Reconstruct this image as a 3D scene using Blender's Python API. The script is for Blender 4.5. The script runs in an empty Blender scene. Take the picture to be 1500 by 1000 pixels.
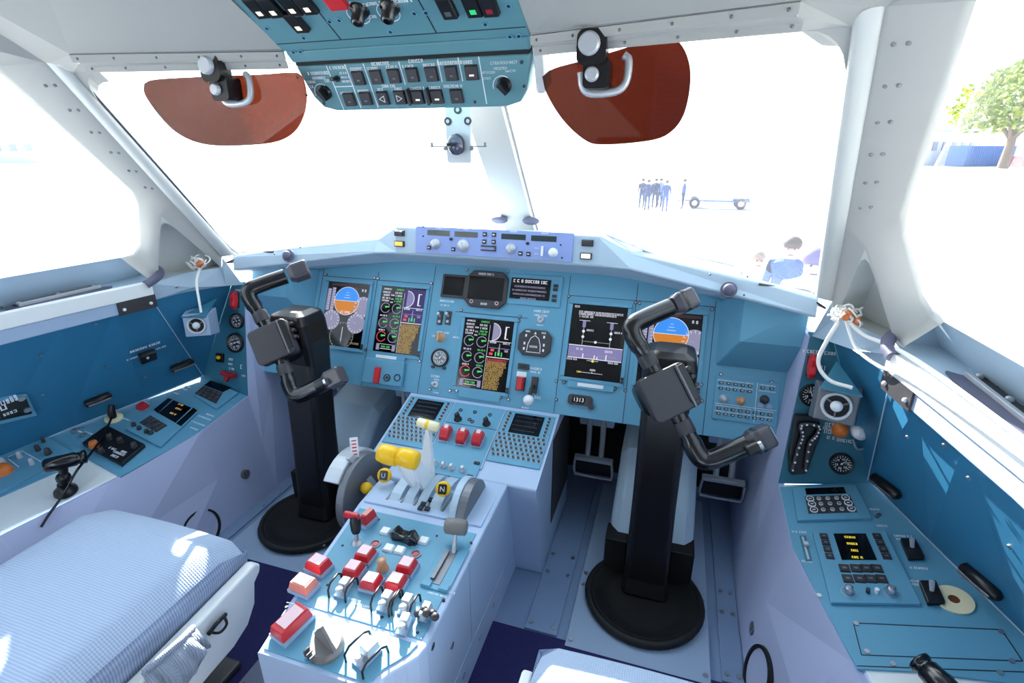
import bpy, math, random
from mathutils import Vector, Matrix
V = Vector
random.seed(7)
SC = bpy.context.scene
COL = SC.collection
PI = math.pi

# ------------------------------------------------------------------ camera
CAM = V((.512, 0, 1.15))
FPX = 756.52
RX = V((.9544355, -.10358215, -.27986355))   # aircraft right / forward / up seen from the camera
RY = V((.29841654, .32920554, .89586343))
RZ = V((.000662825, .93855977, -.34511609))
def ray(px, py):
    d = V((px - 750, 500 - py, FPX))
    return V((RX.dot(d), RY.dot(d), RZ.dot(d)))
def onx(px, py, x):
    r = ray(px, py); return CAM + r * ((x - CAM.x) / r.x)
def ony(px, py, y):
    r = ray(px, py); return CAM + r * ((y - CAM.y) / r.y)
def onz(px, py, z):
    r = ray(px, py); return CAM + r * ((z - CAM.z) / r.z)
cd = bpy.data.cameras.new('camera'); cam = bpy.data.objects.new('camera', cd); COL.objects.link(cam)
cd.sensor_fit = 'HORIZONTAL'; cd.sensor_width = 36; cd.lens = 36 * FPX / 1500; cd.clip_start = .02; cd.clip_end = 2000
right = V((RX.x, RY.x, RZ.x)); up = V((RX.y, RY.y, RZ.y)); fwd = V((RX.z, RY.z, RZ.z))
M = Matrix((right, up, -fwd)).transposed().to_4x4(); M.translation = CAM
cam.matrix_world = M
SC.camera = cam

# ------------------------------------------------------------------ frames
class Fr:
    def __init__(s, o, u, v):
        s.o = V(o); s.u = V(u).normalized(); v = V(v); s.v = (v - s.u * v.dot(s.u)).normalized(); s.n = s.u.cross(s.v)
    def p(s, a, b, c=0): return s.o + s.u * a + s.v * b + s.n * c
    def q(s, px, py, h=0):
        r = ray(px, py); t = ((s.o + s.n * h - CAM).dot(s.n)) / r.dot(s.n)
        d = CAM + r * t - s.o
        return d.dot(s.u), d.dot(s.v)
    def qr(s, a, b, h=0):
        p, q = s.q(*a, h), s.q(*b, h)
        return min(p[0], q[0]), max(p[0], q[0]), min(p[1], q[1]), max(p[1], q[1])
    def cs(s, cx, cy, w, h, hh=0):
        c = s.q(cx, cy, hh); a = s.q(cx - w / 2, cy, hh); b = s.q(cx + w / 2, cy, hh); d = s.q(cx, cy - h / 2, hh); e = s.q(cx, cy + h / 2, hh)
        return c[0], c[1], math.dist(a, b), math.dist(d, e)
    def w(s, px, py, h=0): return s.p(*s.q(px, py, h), h)
    def sub(s, a, b, c=0, rot=0):
        cu, su = math.cos(rot), math.sin(rot)
        return Fr(s.p(a, b, c), s.u * cu + s.v * su, s.v * cu - s.u * su)
    def mat(s):
        m = Matrix((s.u, s.v, s.n)).transposed().to_4x4(); m.translation = s.o; return m
W = Fr((0, 0, 0), (1, 0, 0), (0, 1, 0))
def frame_at(o, n, upv=(0, 0, 1)):
    n = V(n).normalized(); u = V(upv).cross(n)
    if u.length < 1e-4: u = V((1, 0, 0))
    u.normalize(); return Fr(o, u, n.cross(u))

# ------------------------------------------------------------------ materials
MATS = {}
def mat(name, col, rough=.5, metal=0, noise=0, nscale=40, bump=0, spec=.5, coat=0, emit=None, estr=0):
    if name in MATS: return MATS[name]
    m = bpy.data.materials.new(name); m.use_nodes = True; nt = m.node_tree; b = nt.nodes['Principled BSDF']
    c = [((x / 255) / 12.92 if x / 255 <= .04045 else ((x / 255 + .055) / 1.055) ** 2.4) for x in col]
    b.inputs['Base Color'].default_value = (*c, 1)
    b.inputs['Roughness'].default_value = rough; b.inputs['Metallic'].default_value = metal
    b.inputs['Specular IOR Level'].default_value = spec
    if coat: b.inputs['Coat Weight'].default_value = coat
    if emit:
        e = [((x / 255 + .055) / 1.055) ** 2.4 for x in emit]
        b.inputs['Emission Color'].default_value = (*e, 1); b.inputs['Emission Strength'].default_value = estr
    if noise or bump:
        tc = nt.nodes.new('ShaderNodeTexCoord'); nz = nt.nodes.new('ShaderNodeTexNoise'); nz.inputs['Scale'].default_value = nscale; nz.inputs['Detail'].default_value = 5
        nt.links.new(tc.outputs['Object'], nz.inputs['Vector'])
        if noise:
            mx = nt.nodes.new('ShaderNodeMix'); mx.data_type = 'RGBA'
            mx.inputs[6].default_value = (*[x * (1 - noise) for x in c], 1); mx.inputs[7].default_value = (*[min(1, x * (1 + noise)) for x in c], 1)
            nt.links.new(nz.outputs['Fac'], mx.inputs[0]); nt.links.new(mx.outputs[2], b.inputs['Base Color'])
        if bump:
            bp = nt.nodes.new('ShaderNodeBump'); bp.inputs['Strength'].default_value = bump; bp.inputs['Distance'].default_value = .002
            nt.links.new(nz.outputs['Fac'], bp.inputs['Height']); nt.links.new(bp.outputs['Normal'], b.inputs['Normal'])
    MATS[name] = m; return m
def glow(name, col, st=1.0, base=None): return mat(name, base or [c // 3 for c in col], .4, emit=col, estr=st)

TEAL = mat('teal_paint', (98, 160, 189), .5, noise=.06, nscale=9, bump=.05)
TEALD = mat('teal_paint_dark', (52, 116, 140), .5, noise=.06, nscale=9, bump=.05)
TEALW = mat('teal_wall_shade', (46, 116, 154), .45, noise=.05, nscale=6, bump=.04)  # same teal paint, darkened with the shade of the side walls
TEALO = mat('teal_overhead_shade', (94, 144, 154), .5, noise=.06, nscale=9)  # teal paint again, overhead shade greyed into its colour
PALE = mat('pale_blue_paint', (176, 197, 214), .45, noise=.04, nscale=8, bump=.04)
GREYP = mat('grey_blue_paint', (158, 178, 204), .5, noise=.06, nscale=7, bump=.05)
PEDP = mat('pedestal_paint', (178, 198, 226), .45, noise=.04, nscale=8, bump=.04)
HEADG = mat('satin_grey_plastic', (74, 72, 80), .25, noise=.1, nscale=50)
FLOORP = mat('floor_paint', (128, 150, 182), .5, noise=.08, nscale=7, bump=.05)
STRIP = mat('shade_grey_paint', (190, 189, 184), .5, noise=.03, nscale=7)  # white paint greyed, shading of the post strips in the colour
LILAC = mat('lilac_grey_paint', (186, 194, 226), .5, noise=.06, nscale=6, bump=.05)
WHITE = mat('cream_white_paint', (208, 211, 208), .5, noise=.03, nscale=7)
CEIL = mat('ceiling_paint', (172, 172, 168), .6, noise=.03, nscale=5)
SHELFW = mat('white_paint', (232, 236, 236), .4)
VIOLET = mat('violet_panel_paint', (140, 160, 214), .45)
BLACK = mat('black_plastic', (22, 21, 24), .32, noise=.1, nscale=60, bump=.05)
BLACKS = mat('black_satin', (16, 15, 19), .2, spec=.7)
RUBBER = mat('black_rubber', (13, 13, 14), .6)
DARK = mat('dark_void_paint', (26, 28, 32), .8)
CHAR = mat('charcoal_plastic', (58, 56, 60), .45, noise=.1, nscale=50)
KEYG = mat('dark_key_plastic', (52, 48, 52), .4)
STEEL = mat('steel', (190, 192, 198), .3, metal=.9)
GREYM = mat('grey_metal', (120, 122, 128), .45, metal=.5)
SILV = mat('silver_paint', (196, 200, 206), .35, metal=.3)
RED = mat('red_plastic', (208, 42, 52), .35)
REDD = mat('dark_red_plastic', (166, 26, 36), .35)
PINKW = mat('faded_pink_plastic', (236, 200, 206), .4)
SALMON = mat('salmon_plastic', (226, 140, 122), .4)
ORANGE = mat('orange_plastic', (224, 120, 50), .45)
TANK = mat('tan_plastic', (206, 160, 120), .45)
YELLOW = mat('yellow_plastic', (250, 196, 20), .35)
CREAM = mat('ivory_plastic', (246, 236, 196), .4)
WPLAS = mat('white_plastic', (238, 240, 244), .35)
INK = mat('white_ink', (236, 240, 244), .6)
INKD = mat('dark_ink', (30, 36, 46), .6)
NAVY = mat('navy_carpet', (34, 34, 84), .95, noise=.5, nscale=260, bump=.4)
CARPG = mat('grey_carpet', (120, 126, 146), .95, noise=.3, nscale=260, bump=.4)
GREYK = mat('grey_knob_plastic', (122, 118, 116), .5)
WIRE = mat('white_wire', (240, 238, 234), .5)
COPPER = mat('copper', (210, 120, 80), .4, metal=.5)
BEIGE = mat('beige_sealant', (206, 190, 150), .7, noise=.2)
SEAL = mat('window_seal', (70, 76, 86), .6)
GASK = mat('violet_grey_gasket', (96, 96, 118), .5)
SCR = mat('screen_glass', (8, 9, 14), .08, spec=.6)
LCDG = mat('lcd_glass', (52, 66, 66), .15)
G_W = glow('screen_white', (232, 232, 246), 1.09)
G_G = glow('screen_green', (90, 220, 110), 1.01)
G_Y = glow('screen_amber', (214, 176, 96), 0.94)
G_R = glow('screen_red', (230, 80, 90), 1.01)
G_V = glow('screen_lilac', (156, 150, 208), 0.72)
G_L = glow('screen_dial_grey', (170, 168, 204), 0.72)
G_VD = glow('screen_violet', (58, 44, 120), 0.72)
G_SKY = glow('screen_sky_blue', (52, 140, 236), 1.23)
G_BR = glow('screen_ground_brown', (206, 124, 30), 1.16)
G_YL = glow('screen_yellow', (240, 220, 60), 1.16)
LAMPY = glow('amber_lamp', (250, 214, 110), .5, (230, 190, 90))
LAMPW = glow('pale_lamp', (255, 246, 220), .7, (240, 230, 210))
LAMPG = glow('green_lamp', (60, 230, 140), 1.0)

def fabric(name, c1, c2, sc):
    m = bpy.data.materials.new(name); m.use_nodes = True; nt = m.node_tree; b = nt.nodes['Principled BSDF']
    b.inputs['Roughness'].default_value = .9; b.inputs['Sheen Weight'].default_value = .2
    tc = nt.nodes.new('ShaderNodeTexCoord')
    w1 = nt.nodes.new('ShaderNodeTexWave'); w1.inputs['Scale'].default_value = sc; w1.bands_direction = 'Y'; w1.inputs['Distortion'].default_value = .6
    w2 = nt.nodes.new('ShaderNodeTexWave'); w2.inputs['Scale'].default_value = sc * 1.3; w2.bands_direction = 'X'; w2.inputs['Distortion'].default_value = .4
    mth = nt.nodes.new('ShaderNodeMath'); mth.operation = 'MULTIPLY_ADD'; mth.inputs[1].default_value = .35
    sc2 = nt.nodes.new('ShaderNodeMath'); sc2.operation = 'MULTIPLY'; sc2.inputs[1].default_value = .65
    mx = nt.nodes.new('ShaderNodeMix'); mx.data_type = 'RGBA'
    lin = lambda c: [((x / 255 + .055) / 1.055) ** 2.4 for x in c]
    mx.inputs[6].default_value = (*lin(c1), 1); mx.inputs[7].default_value = (*lin(c2), 1)
    bp = nt.nodes.new('ShaderNodeBump'); bp.inputs['Strength'].default_value = .5; bp.inputs['Distance'].default_value = .002
    L = nt.links.new
    L(tc.outputs['Object'], w1.inputs['Vector']); L(tc.outputs['Object'], w2.inputs['Vector'])
    L(w1.outputs['Fac'], sc2.inputs[0]); L(w2.outputs['Fac'], mth.inputs[0]); L(sc2.outputs[0], mth.inputs[2])
    L(mth.outputs[0], mx.inputs[0]); L(mx.outputs[2], b.inputs['Base Color']); L(mth.outputs[0], bp.inputs['Height']); L(bp.outputs['Normal'], b.inputs['Normal'])
    return m
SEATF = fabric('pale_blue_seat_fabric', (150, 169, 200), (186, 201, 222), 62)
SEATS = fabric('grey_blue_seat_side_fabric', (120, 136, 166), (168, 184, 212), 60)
POCKF = fabric('grey_pocket_fabric', (126, 138, 158), (164, 174, 190), 90)

def glassmat(name, tint, veil, gl=.5):
    m = bpy.data.materials.new(name); m.use_nodes = True; nt = m.node_tree; nt.nodes.clear()
    out = nt.nodes.new('ShaderNodeOutputMaterial'); tr = nt.nodes.new('ShaderNodeBsdfTransparent'); tr.inputs[0].default_value = (*tint, 1)
    go = nt.nodes.new('ShaderNodeBsdfGlossy'); go.inputs['Roughness'].default_value = .02
    fz = nt.nodes.new('ShaderNodeFresnel'); fz.inputs[0].default_value = 1.45
    fm = nt.nodes.new('ShaderNodeMath'); fm.operation = 'MULTIPLY'; fm.inputs[1].default_value = gl
    tl = nt.nodes.new('ShaderNodeBsdfTranslucent'); tl.inputs[0].default_value = (.9, .95, 1, 1)
    m1 = nt.nodes.new('ShaderNodeMixShader'); m1.inputs[0].default_value = veil
    m2 = nt.nodes.new('ShaderNodeMixShader')
    L = nt.links.new
    L(tr.outputs[0], m1.inputs[1]); L(tl.outputs[0], m1.inputs[2])
    L(fz.outputs[0], fm.inputs[0]); L(fm.outputs[0], m2.inputs[0]); L(m1.outputs[0], m2.inputs[1]); L(go.outputs[0], m2.inputs[2]); L(m2.outputs[0], out.inputs[0])
    return m
GLASS = glassmat('window_glass', (.985, .992, .988), .022, .3)
VISR = glassmat('amber_visor_plastic', (.215, .082, .057), 0, .35)
VISL = glassmat('amber_visor_plastic_light', (.25, .10, .06), 0, .7)

# ------------------------------------------------------------------ mesh builder
class MB:
    def __init__(s): s.v = []; s.f = []; s.m = []; s.sm = []
    def add(s, vs, fs, mi=0, sm=False):
        n = len(s.v); s.v += [V(x) for x in vs]
        for f in fs: s.f.append([i + n for i in f]); s.m.append(mi); s.sm.append(sm)
        return s
    def hexa(s, b, t, mi=0):   # bottom ring, top ring (same length), side quads
        n = len(b)
        s.add(list(b) + list(t), [list(range(n))[::-1], list(range(n, 2 * n))] + [[i, (i + 1) % n, n + (i + 1) % n, n + i] for i in range(n)], mi); return s
    def box(s, F, u0, u1, v0, v1, w0, w1, mi=0, inset=0):
        b = [F.p(u0, v0, w0), F.p(u1, v0, w0), F.p(u1, v1, w0), F.p(u0, v1, w0)]
        i = inset
        t = [F.p(u0 + i, v0 + i, w1), F.p(u1 - i, v0 + i, w1), F.p(u1 - i, v1 - i, w1), F.p(u0 + i, v1 - i, w1)]
        return s.hexa(b, t, mi)
    def cbox(s, F, c, w, h, w0, w1, mi=0, inset=0): return s.box(F, c[0] - w / 2, c[0] + w / 2, c[1] - h / 2, c[1] + h / 2, w0, w1, mi, inset)
    def prism(s, F, pts, w0, w1, mi=0):
        a = sum(pts[i][0] * pts[(i + 1) % len(pts)][1] - pts[(i + 1) % len(pts)][0] * pts[i][1] for i in range(len(pts)))
        if a < 0: pts = pts[::-1]
        return s.hexa([F.p(x, y, w0) for x, y in pts], [F.p(x, y, w1) for x, y in pts], mi)
    def cyl(s, F, c, r, w0, w1, n=20, mi=0, r1=None, sm=True):
        r1 = r if r1 is None else r1
        b = [F.p(c[0] + r * math.cos(2 * PI * i / n), c[1] + r * math.sin(2 * PI * i / n), w0) for i in range(n)]
        t = [F.p(c[0] + r1 * math.cos(2 * PI * i / n), c[1] + r1 * math.sin(2 * PI * i / n), w1) for i in range(n)]
        s.add(b + t, [[i, (i + 1) % n, n + (i + 1) % n, n + i] for i in range(n)], mi, sm)
        s.add(b, [list(range(n))[::-1]], mi); s.add(t, [list(range(n))], mi); return s
    def lathe(s, F, c, prof, n=28, mi=0, sm=True, caps=True):
        vs = []
        for r, w in prof: vs += [F.p(c[0] + r * math.cos(2 * PI * i / n), c[1] + r * math.sin(2 * PI * i / n), w) for i in range(n)]
        fs = [[k * n + i, k * n + (i + 1) % n, (k + 1) * n + (i + 1) % n, (k + 1) * n + i] for k in range(len(prof) - 1) for i in range(n)]
        s.add(vs, fs, mi, sm)
        if caps and prof[-1][0] > 1e-4: s.add(vs[-n:], [list(range(n))], mi)
        if caps and prof[0][0] > 1e-4: s.add(vs[:n], [list(range(n))[::-1]], mi)
        return s
    def ring(s, F, c, r0, r1, w0, w1, n=28, mi=0):
        return s.lathe(F, c, [(r0, w0), (r1, w0), (r1, w1), (r0, w1), (r0, w0)], n, mi, False, False)
    def tube(s, pts, r, n=10, mi=0, flat=1.0, sm=True):
        pts = [V(p) for p in pts]; rs = r if isinstance(r, (list, tuple)) else [r] * len(pts)
        t = (pts[1] - pts[0]).normalized(); a = t.cross(V((0, 0, 1)))
        if a.length < .05: a = t.cross(V((0, 1, 0)))
        a.normalize(); vs = []
        for i, p in enumerate(pts):
            t = ((pts[min(i + 1, len(pts) - 1)] - pts[max(i - 1, 0)])).normalized()
            a = (a - t * a.dot(t)).normalized(); b = t.cross(a)
            vs += [p + a * rs[i] * math.cos(2 * PI * k / n) + b * rs[i] * flat * math.sin(2 * PI * k / n) for k in range(n)]
        N = len(pts)
        s.add(vs, [[i * n + k, i * n + (k + 1) % n, (i + 1) * n + (k + 1) % n, (i + 1) * n + k] for i in range(N - 1) for k in range(n)], mi, sm)
        s.add(vs[:n], [list(range(n))[::-1]], mi); s.add(vs[-n:], [list(range(n))], mi); return s
    def ball(s, c, r, sc=(1, 1, 1), n=14, mi=0):
        m = n // 2; c = V(c); vs = [c + V((0, 0, -r * sc[2]))]
        for j in range(1, m):
            th = PI * j / m - PI / 2
            vs += [c + V((r * sc[0] * math.cos(th) * math.cos(2 * PI * i / n), r * sc[1] * math.cos(th) * math.sin(2 * PI * i / n), r * sc[2] * math.sin(th))) for i in range(n)]
        vs.append(c + V((0, 0, r * sc[2]))); L = len(vs) - 1
        fs = [[0, 1 + (i + 1) % n, 1 + i] for i in range(n)] + [[L, L - n + i, L - n + (i + 1) % n] for i in range(n)]
        fs += [[1 + j * n + i, 1 + j * n + (i + 1) % n, 1 + (j + 1) * n + (i + 1) % n, 1 + (j + 1) * n + i] for j in range(m - 2) for i in range(n)]
        return s.add(vs, fs, mi, True)
    def grid(s, rows, mi=0, sm=False):
        n = len(rows[0]); vs = [p for r in rows for p in r]
        return s.add(vs, [[j * n + i, j * n + i + 1, (j + 1) * n + i + 1, (j + 1) * n + i] for j in range(len(rows) - 1) for i in range(n - 1)], mi, sm)
    def loft(s, rings, mi=0, sm=False, caps=True):
        n = len(rings[0]); vs = [p for r in rings for p in r]
        s.add(vs, [[j * n + i, j * n + (i + 1) % n, (j + 1) * n + (i + 1) % n, (j + 1) * n + i] for j in range(len(rings) - 1) for i in range(n)], mi, sm)
        if caps: s.add(rings[0], [list(range(n))[::-1]], mi); s.add(rings[-1], [list(range(n))], mi)
        return s
    def marks(s, F, u, v, w, h, lift=.0006, mi=0, seed=None):   # a line of lettering too small to read
        rnd = random.Random(seed if seed is not None else int((u * 7919 + v * 104729) * 1000)); x = u - w / 2
        while x < u + w / 2 - h * .3:
            cw = h * rnd.choice((.45, .6, .7)); 
            if rnd.random() < .12: x += h * .5
            k = rnd.random(); b = h * .18
            s.box(F, x, x + b, v - h / 2, v + h / 2, lift * .3, lift, mi)
            if k < .7: s.box(F, x + cw - b, x + cw, v - h / 2, v + h / 2, lift * .3, lift, mi)
            if k > .2: s.box(F, x + b, x + cw - (b if k < .7 else 0), v + h / 2 - b, v + h / 2, lift * .3, lift, mi)
            if k > .45: s.box(F, x + b, x + cw - (b if k < .7 else 0), v - h / 2, v - h / 2 + b, lift * .3, lift, mi)
            x += cw + h * .25
        return s
    def text(s, F, u, v, size, txt, lift=.0006, mi=0, align='CENTER'):
        cu = bpy.data.curves.new('t', 'FONT'); cu.body = txt; cu.size = size; cu.align_x = align; cu.align_y = 'CENTER'; cu.resolution_u = 2
        ob = bpy.data.objects.new('t', cu); COL.objects.link(ob)
        me = ob.evaluated_get(bpy.context.evaluated_depsgraph_get()).to_mesh()
        s.add([F.p(u + x.co.x, v + x.co.y, lift) for x in me.vertices], [list(p.vertices) for p in me.polygons], mi)
        bpy.data.objects.remove(ob); bpy.data.curves.remove(cu); return s
    def build(s, name, mats, parent=None, bevel=0, seg=2, sub=0, solid=0, label=None, off=-1):
        me = bpy.data.meshes.new(name)
        mats = mats if isinstance(mats, (list, tuple)) else [mats]
        root = parent; mw = Matrix.Identity(4)
        while root is not None: mw = root.matrix_basis @ mw; root = root.parent
        if parent is None:
            lo = V((min(v.x for v in s.v), min(v.y for v in s.v), min(v.z for v in s.v))); hi = V((max(v.x for v in s.v), max(v.y for v in s.v), max(v.z for v in s.v)))
            mw = Matrix.Translation(V(((lo.x + hi.x) / 2, (lo.y + hi.y) / 2, lo.z)))
        inv = mw.inverted()
        me.from_pydata([inv @ v for v in s.v], [], s.f)
        for m in mats: me.materials.append(m)
        me.polygons.foreach_set('material_index', s.m); me.polygons.foreach_set('use_smooth', s.sm); me.update()
        o = bpy.data.objects.new(name, me); COL.objects.link(o)
        if parent is None: o.matrix_basis = mw
        else: o.parent = parent
        if solid:
            md = o.modifiers.new('solidify', 'SOLIDIFY'); md.thickness = solid; md.offset = off
        if bevel:
            md = o.modifiers.new('bevel', 'BEVEL'); md.width = bevel; md.segments = seg; md.limit_method = 'ANGLE'; md.angle_limit = math.radians(40)
            md.harden_normals = False
        if sub:
            md = o.modifiers.new('subdivision', 'SUBSURF'); md.levels = sub; md.render_levels = sub
        if label: o['label'] = label
        return o
def _split(s):
    key = {}; par = {}
    def find(i):
        while par[i] != i: par[i] = par[par[i]]; i = par[i]
        return i
    cid = []
    for f in s.f:
        ks = [tuple(round(c * 20000) for c in s.v[i]) for i in f]
        for k in ks: par.setdefault(k, k)
        for k in ks[1:]: par[find(k)] = find(ks[0])
        cid.append(ks[0])
    comps = {}
    for n, k in enumerate(cid): comps.setdefault(find(k), []).append(n)
    boxes = []
    for fs in comps.values():
        pts = [s.v[i] for n in fs for i in s.f[n]]
        boxes.append([fs, [min(p[k] for p in pts) - 2e-4 for k in range(3)], [max(p[k] for p in pts) + 2e-4 for k in range(3)]])
    merged = True
    while merged:
        merged = False
        for i in range(len(boxes)):
            for j in range(i + 1, len(boxes)):
                a, b = boxes[i], boxes[j]
                if all(a[1][k] <= b[2][k] and b[1][k] <= a[2][k] for k in range(3)):
                    boxes[i] = [a[0] + b[0], [min(a[1][k], b[1][k]) for k in range(3)], [max(a[2][k], b[2][k]) for k in range(3)]]; boxes.pop(j); merged = True; break
            if merged: break
    for fs, _, _ in boxes:
        q = MB(); mp = {}
        for n in sorted(fs):
            ids = []
            for i in s.f[n]:
                if i not in mp: mp[i] = len(q.v); q.v.append(s.v[i])
                ids.append(mp[i])
            q.f.append(ids); q.m.append(s.m[n]); q.sm.append(s.sm[n])
        yield q
def build_each(s, name, mats, parent, bevel=0):   # every separate piece becomes a part of its own
    return [q.build(name, mats, parent, bevel=bevel) for q in _split(s)]
def tag(o, label, cat, group=None, kind=None):
    if label: o['label'] = label
    if cat: o['category'] = cat
    if group: o['group'] = group
    if kind: o['kind'] = kind
    return o
def struct(o): o['kind'] = 'structure'; return o
def thing(name, label, cat, F, group=None):
    o = bpy.data.objects.new(name, None); COL.objects.link(o); o.empty_display_size = .02
    o.matrix_basis = F.mat() if isinstance(F, Fr) else Matrix.Translation(V(F))
    return tag(o, label, cat, group)
def dup(root, m, label=None, group=None):
    r = root.copy(); COL.objects.link(r); r.matrix_basis = m
    if label: r['label'] = label
    if group: r['group'] = group
    for ch in list(root.children):
        c = ch.copy(); COL.objects.link(c); c.parent = r
        for g in list(ch.children):
            d = g.copy(); COL.objects.link(d); d.parent = c
    return r
def cpart(src, parent, delta):   # a copy of a part, moved by delta in its parent's frame
    c = src.copy(); COL.objects.link(c); c.parent = parent; c.location = V(src.location) + V(delta)
    for g in list(src.children):
        d = g.copy(); COL.objects.link(d); d.parent = c
    return c
def mir(p): return V((-p[0], p[1], p[2]))
def lerp(a, b, t): return V(a) * (1 - t) + V(b) * t
def smooth(pts, n=8):   # catmull-rom
    pts = [V(p) for p in pts]; P = [pts[0] * 2 - pts[1]] + pts + [pts[-1] * 2 - pts[-2]]; out = []
    for i in range(1, len(P) - 2):
        for k in range(n):
            t = k / n; a, b, c, d = P[i - 1:i + 3]
            out.append(.5 * ((2 * b) + (c - a) * t + (2 * a - 5 * b + 4 * c - d) * t * t + (3 * b - a - 3 * c + d) * t ** 3))
    return out + [pts[-1]]
def rrect(w, h, r, n=5, cx=0, cy=0):
    out = []
    for sx, sy, a0 in ((1, 1, 0), (-1, 1, 90), (-1, -1, 180), (1, -1, 270)):
        for k in range(n + 1):
            a = math.radians(a0 + 90 * k / n); out.append((cx + sx * (w / 2 - r) + r * math.cos(a), cy + sy * (h / 2 - r) + r * math.sin(a)))
    return out

# ------------------------------------------------------------------ the planes of the cockpit
IP = Fr((0, 1.345, .454), (1, 0, 0), (0, .485, 1))            # main instrument panel
GS = Fr((0, 1.430, .850), (1, 0, 0), (0, .15, .85))           # face of the glareshield
PC = Fr((0, 1.067, .342), (1, 0, 0), (0, 1, .31))             # keyboard block of the pedestal
PA = Fr((0, .90, .335), (1, 0, 0), (0, 1, .04))               # flat top of the pedestal
PR = Fr((0, .60, .3235), (1, 0, 0), (0, .08, .011))          # rear slope of the pedestal
SPR = Fr((.826, 1.253, .363), (1, 0, 0), (0, .25, 1)); SPL = Fr((-.826, 1.253, .363), (1, 0, 0), (0, .25, 1))   # panels facing aft outboard of the legs
CTR = Fr((.826, 1.253, .363), (1, 0, .18), (0, 1, .15)); CTL = Fr((-.826, 1.253, .363), (1, 0, -.18), (0, 1, .15))   # console tops
OL = Fr((0, .968, 1.312), (1, 0, 0), (0, -.041, .083))         # overhead switch strip
OU = Fr((0, .948, 1.33), (1, 0, 0), (0, -1, .55))              # overhead panel
# ================================================================== THE SETTING
# ---- floor
f = MB(); f.box(W, -1.4, 1.4, -1.4, 1.9, -.04, 0); struct(f.build('floor', FLOORP))
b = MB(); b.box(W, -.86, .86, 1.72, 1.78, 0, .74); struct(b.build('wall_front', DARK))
b = MB(); b.box(W, -1.5, 1.5, -1.36, -1.3, 0, 1.75); struct(b.build('wall_back', CEIL))
k = 0
for cx in (-.532, .532):                                     # raised foot plates and seat-track covers
    for x0, x1, y0, y1, h, m in ((cx - .175, cx + .165, .93, 1.62, .012, GREYP), (cx - .285, cx - .20, .955, 1.7, .006, FLOORP), (cx + .19, cx + .24, .955, 1.7, .006, FLOORP)):
        k += 1; b = MB(); b.box(W, x0, x1, y0, y1, 0, h)
        o = struct(b.build('trim_%d' % k, m, bevel=.002))
        s = MB()
        for yy in (y0 + .02, (y0 + y1) / 2 - .1, y0 + .2):
            for xx in (x0 + .012, x1 - .012): s.cyl(W, (xx, yy), .006, h, h + .003, 10)
        build_each(s, 'screw', STEEL, o)
c = MB(); c.box(W, -.78, .80, -1.2, .945, .001, .011)
tag(c.build('carpet', NAVY), 'dark navy speckled carpet on the floor between the seats and pedestal', 'carpet')

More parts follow.
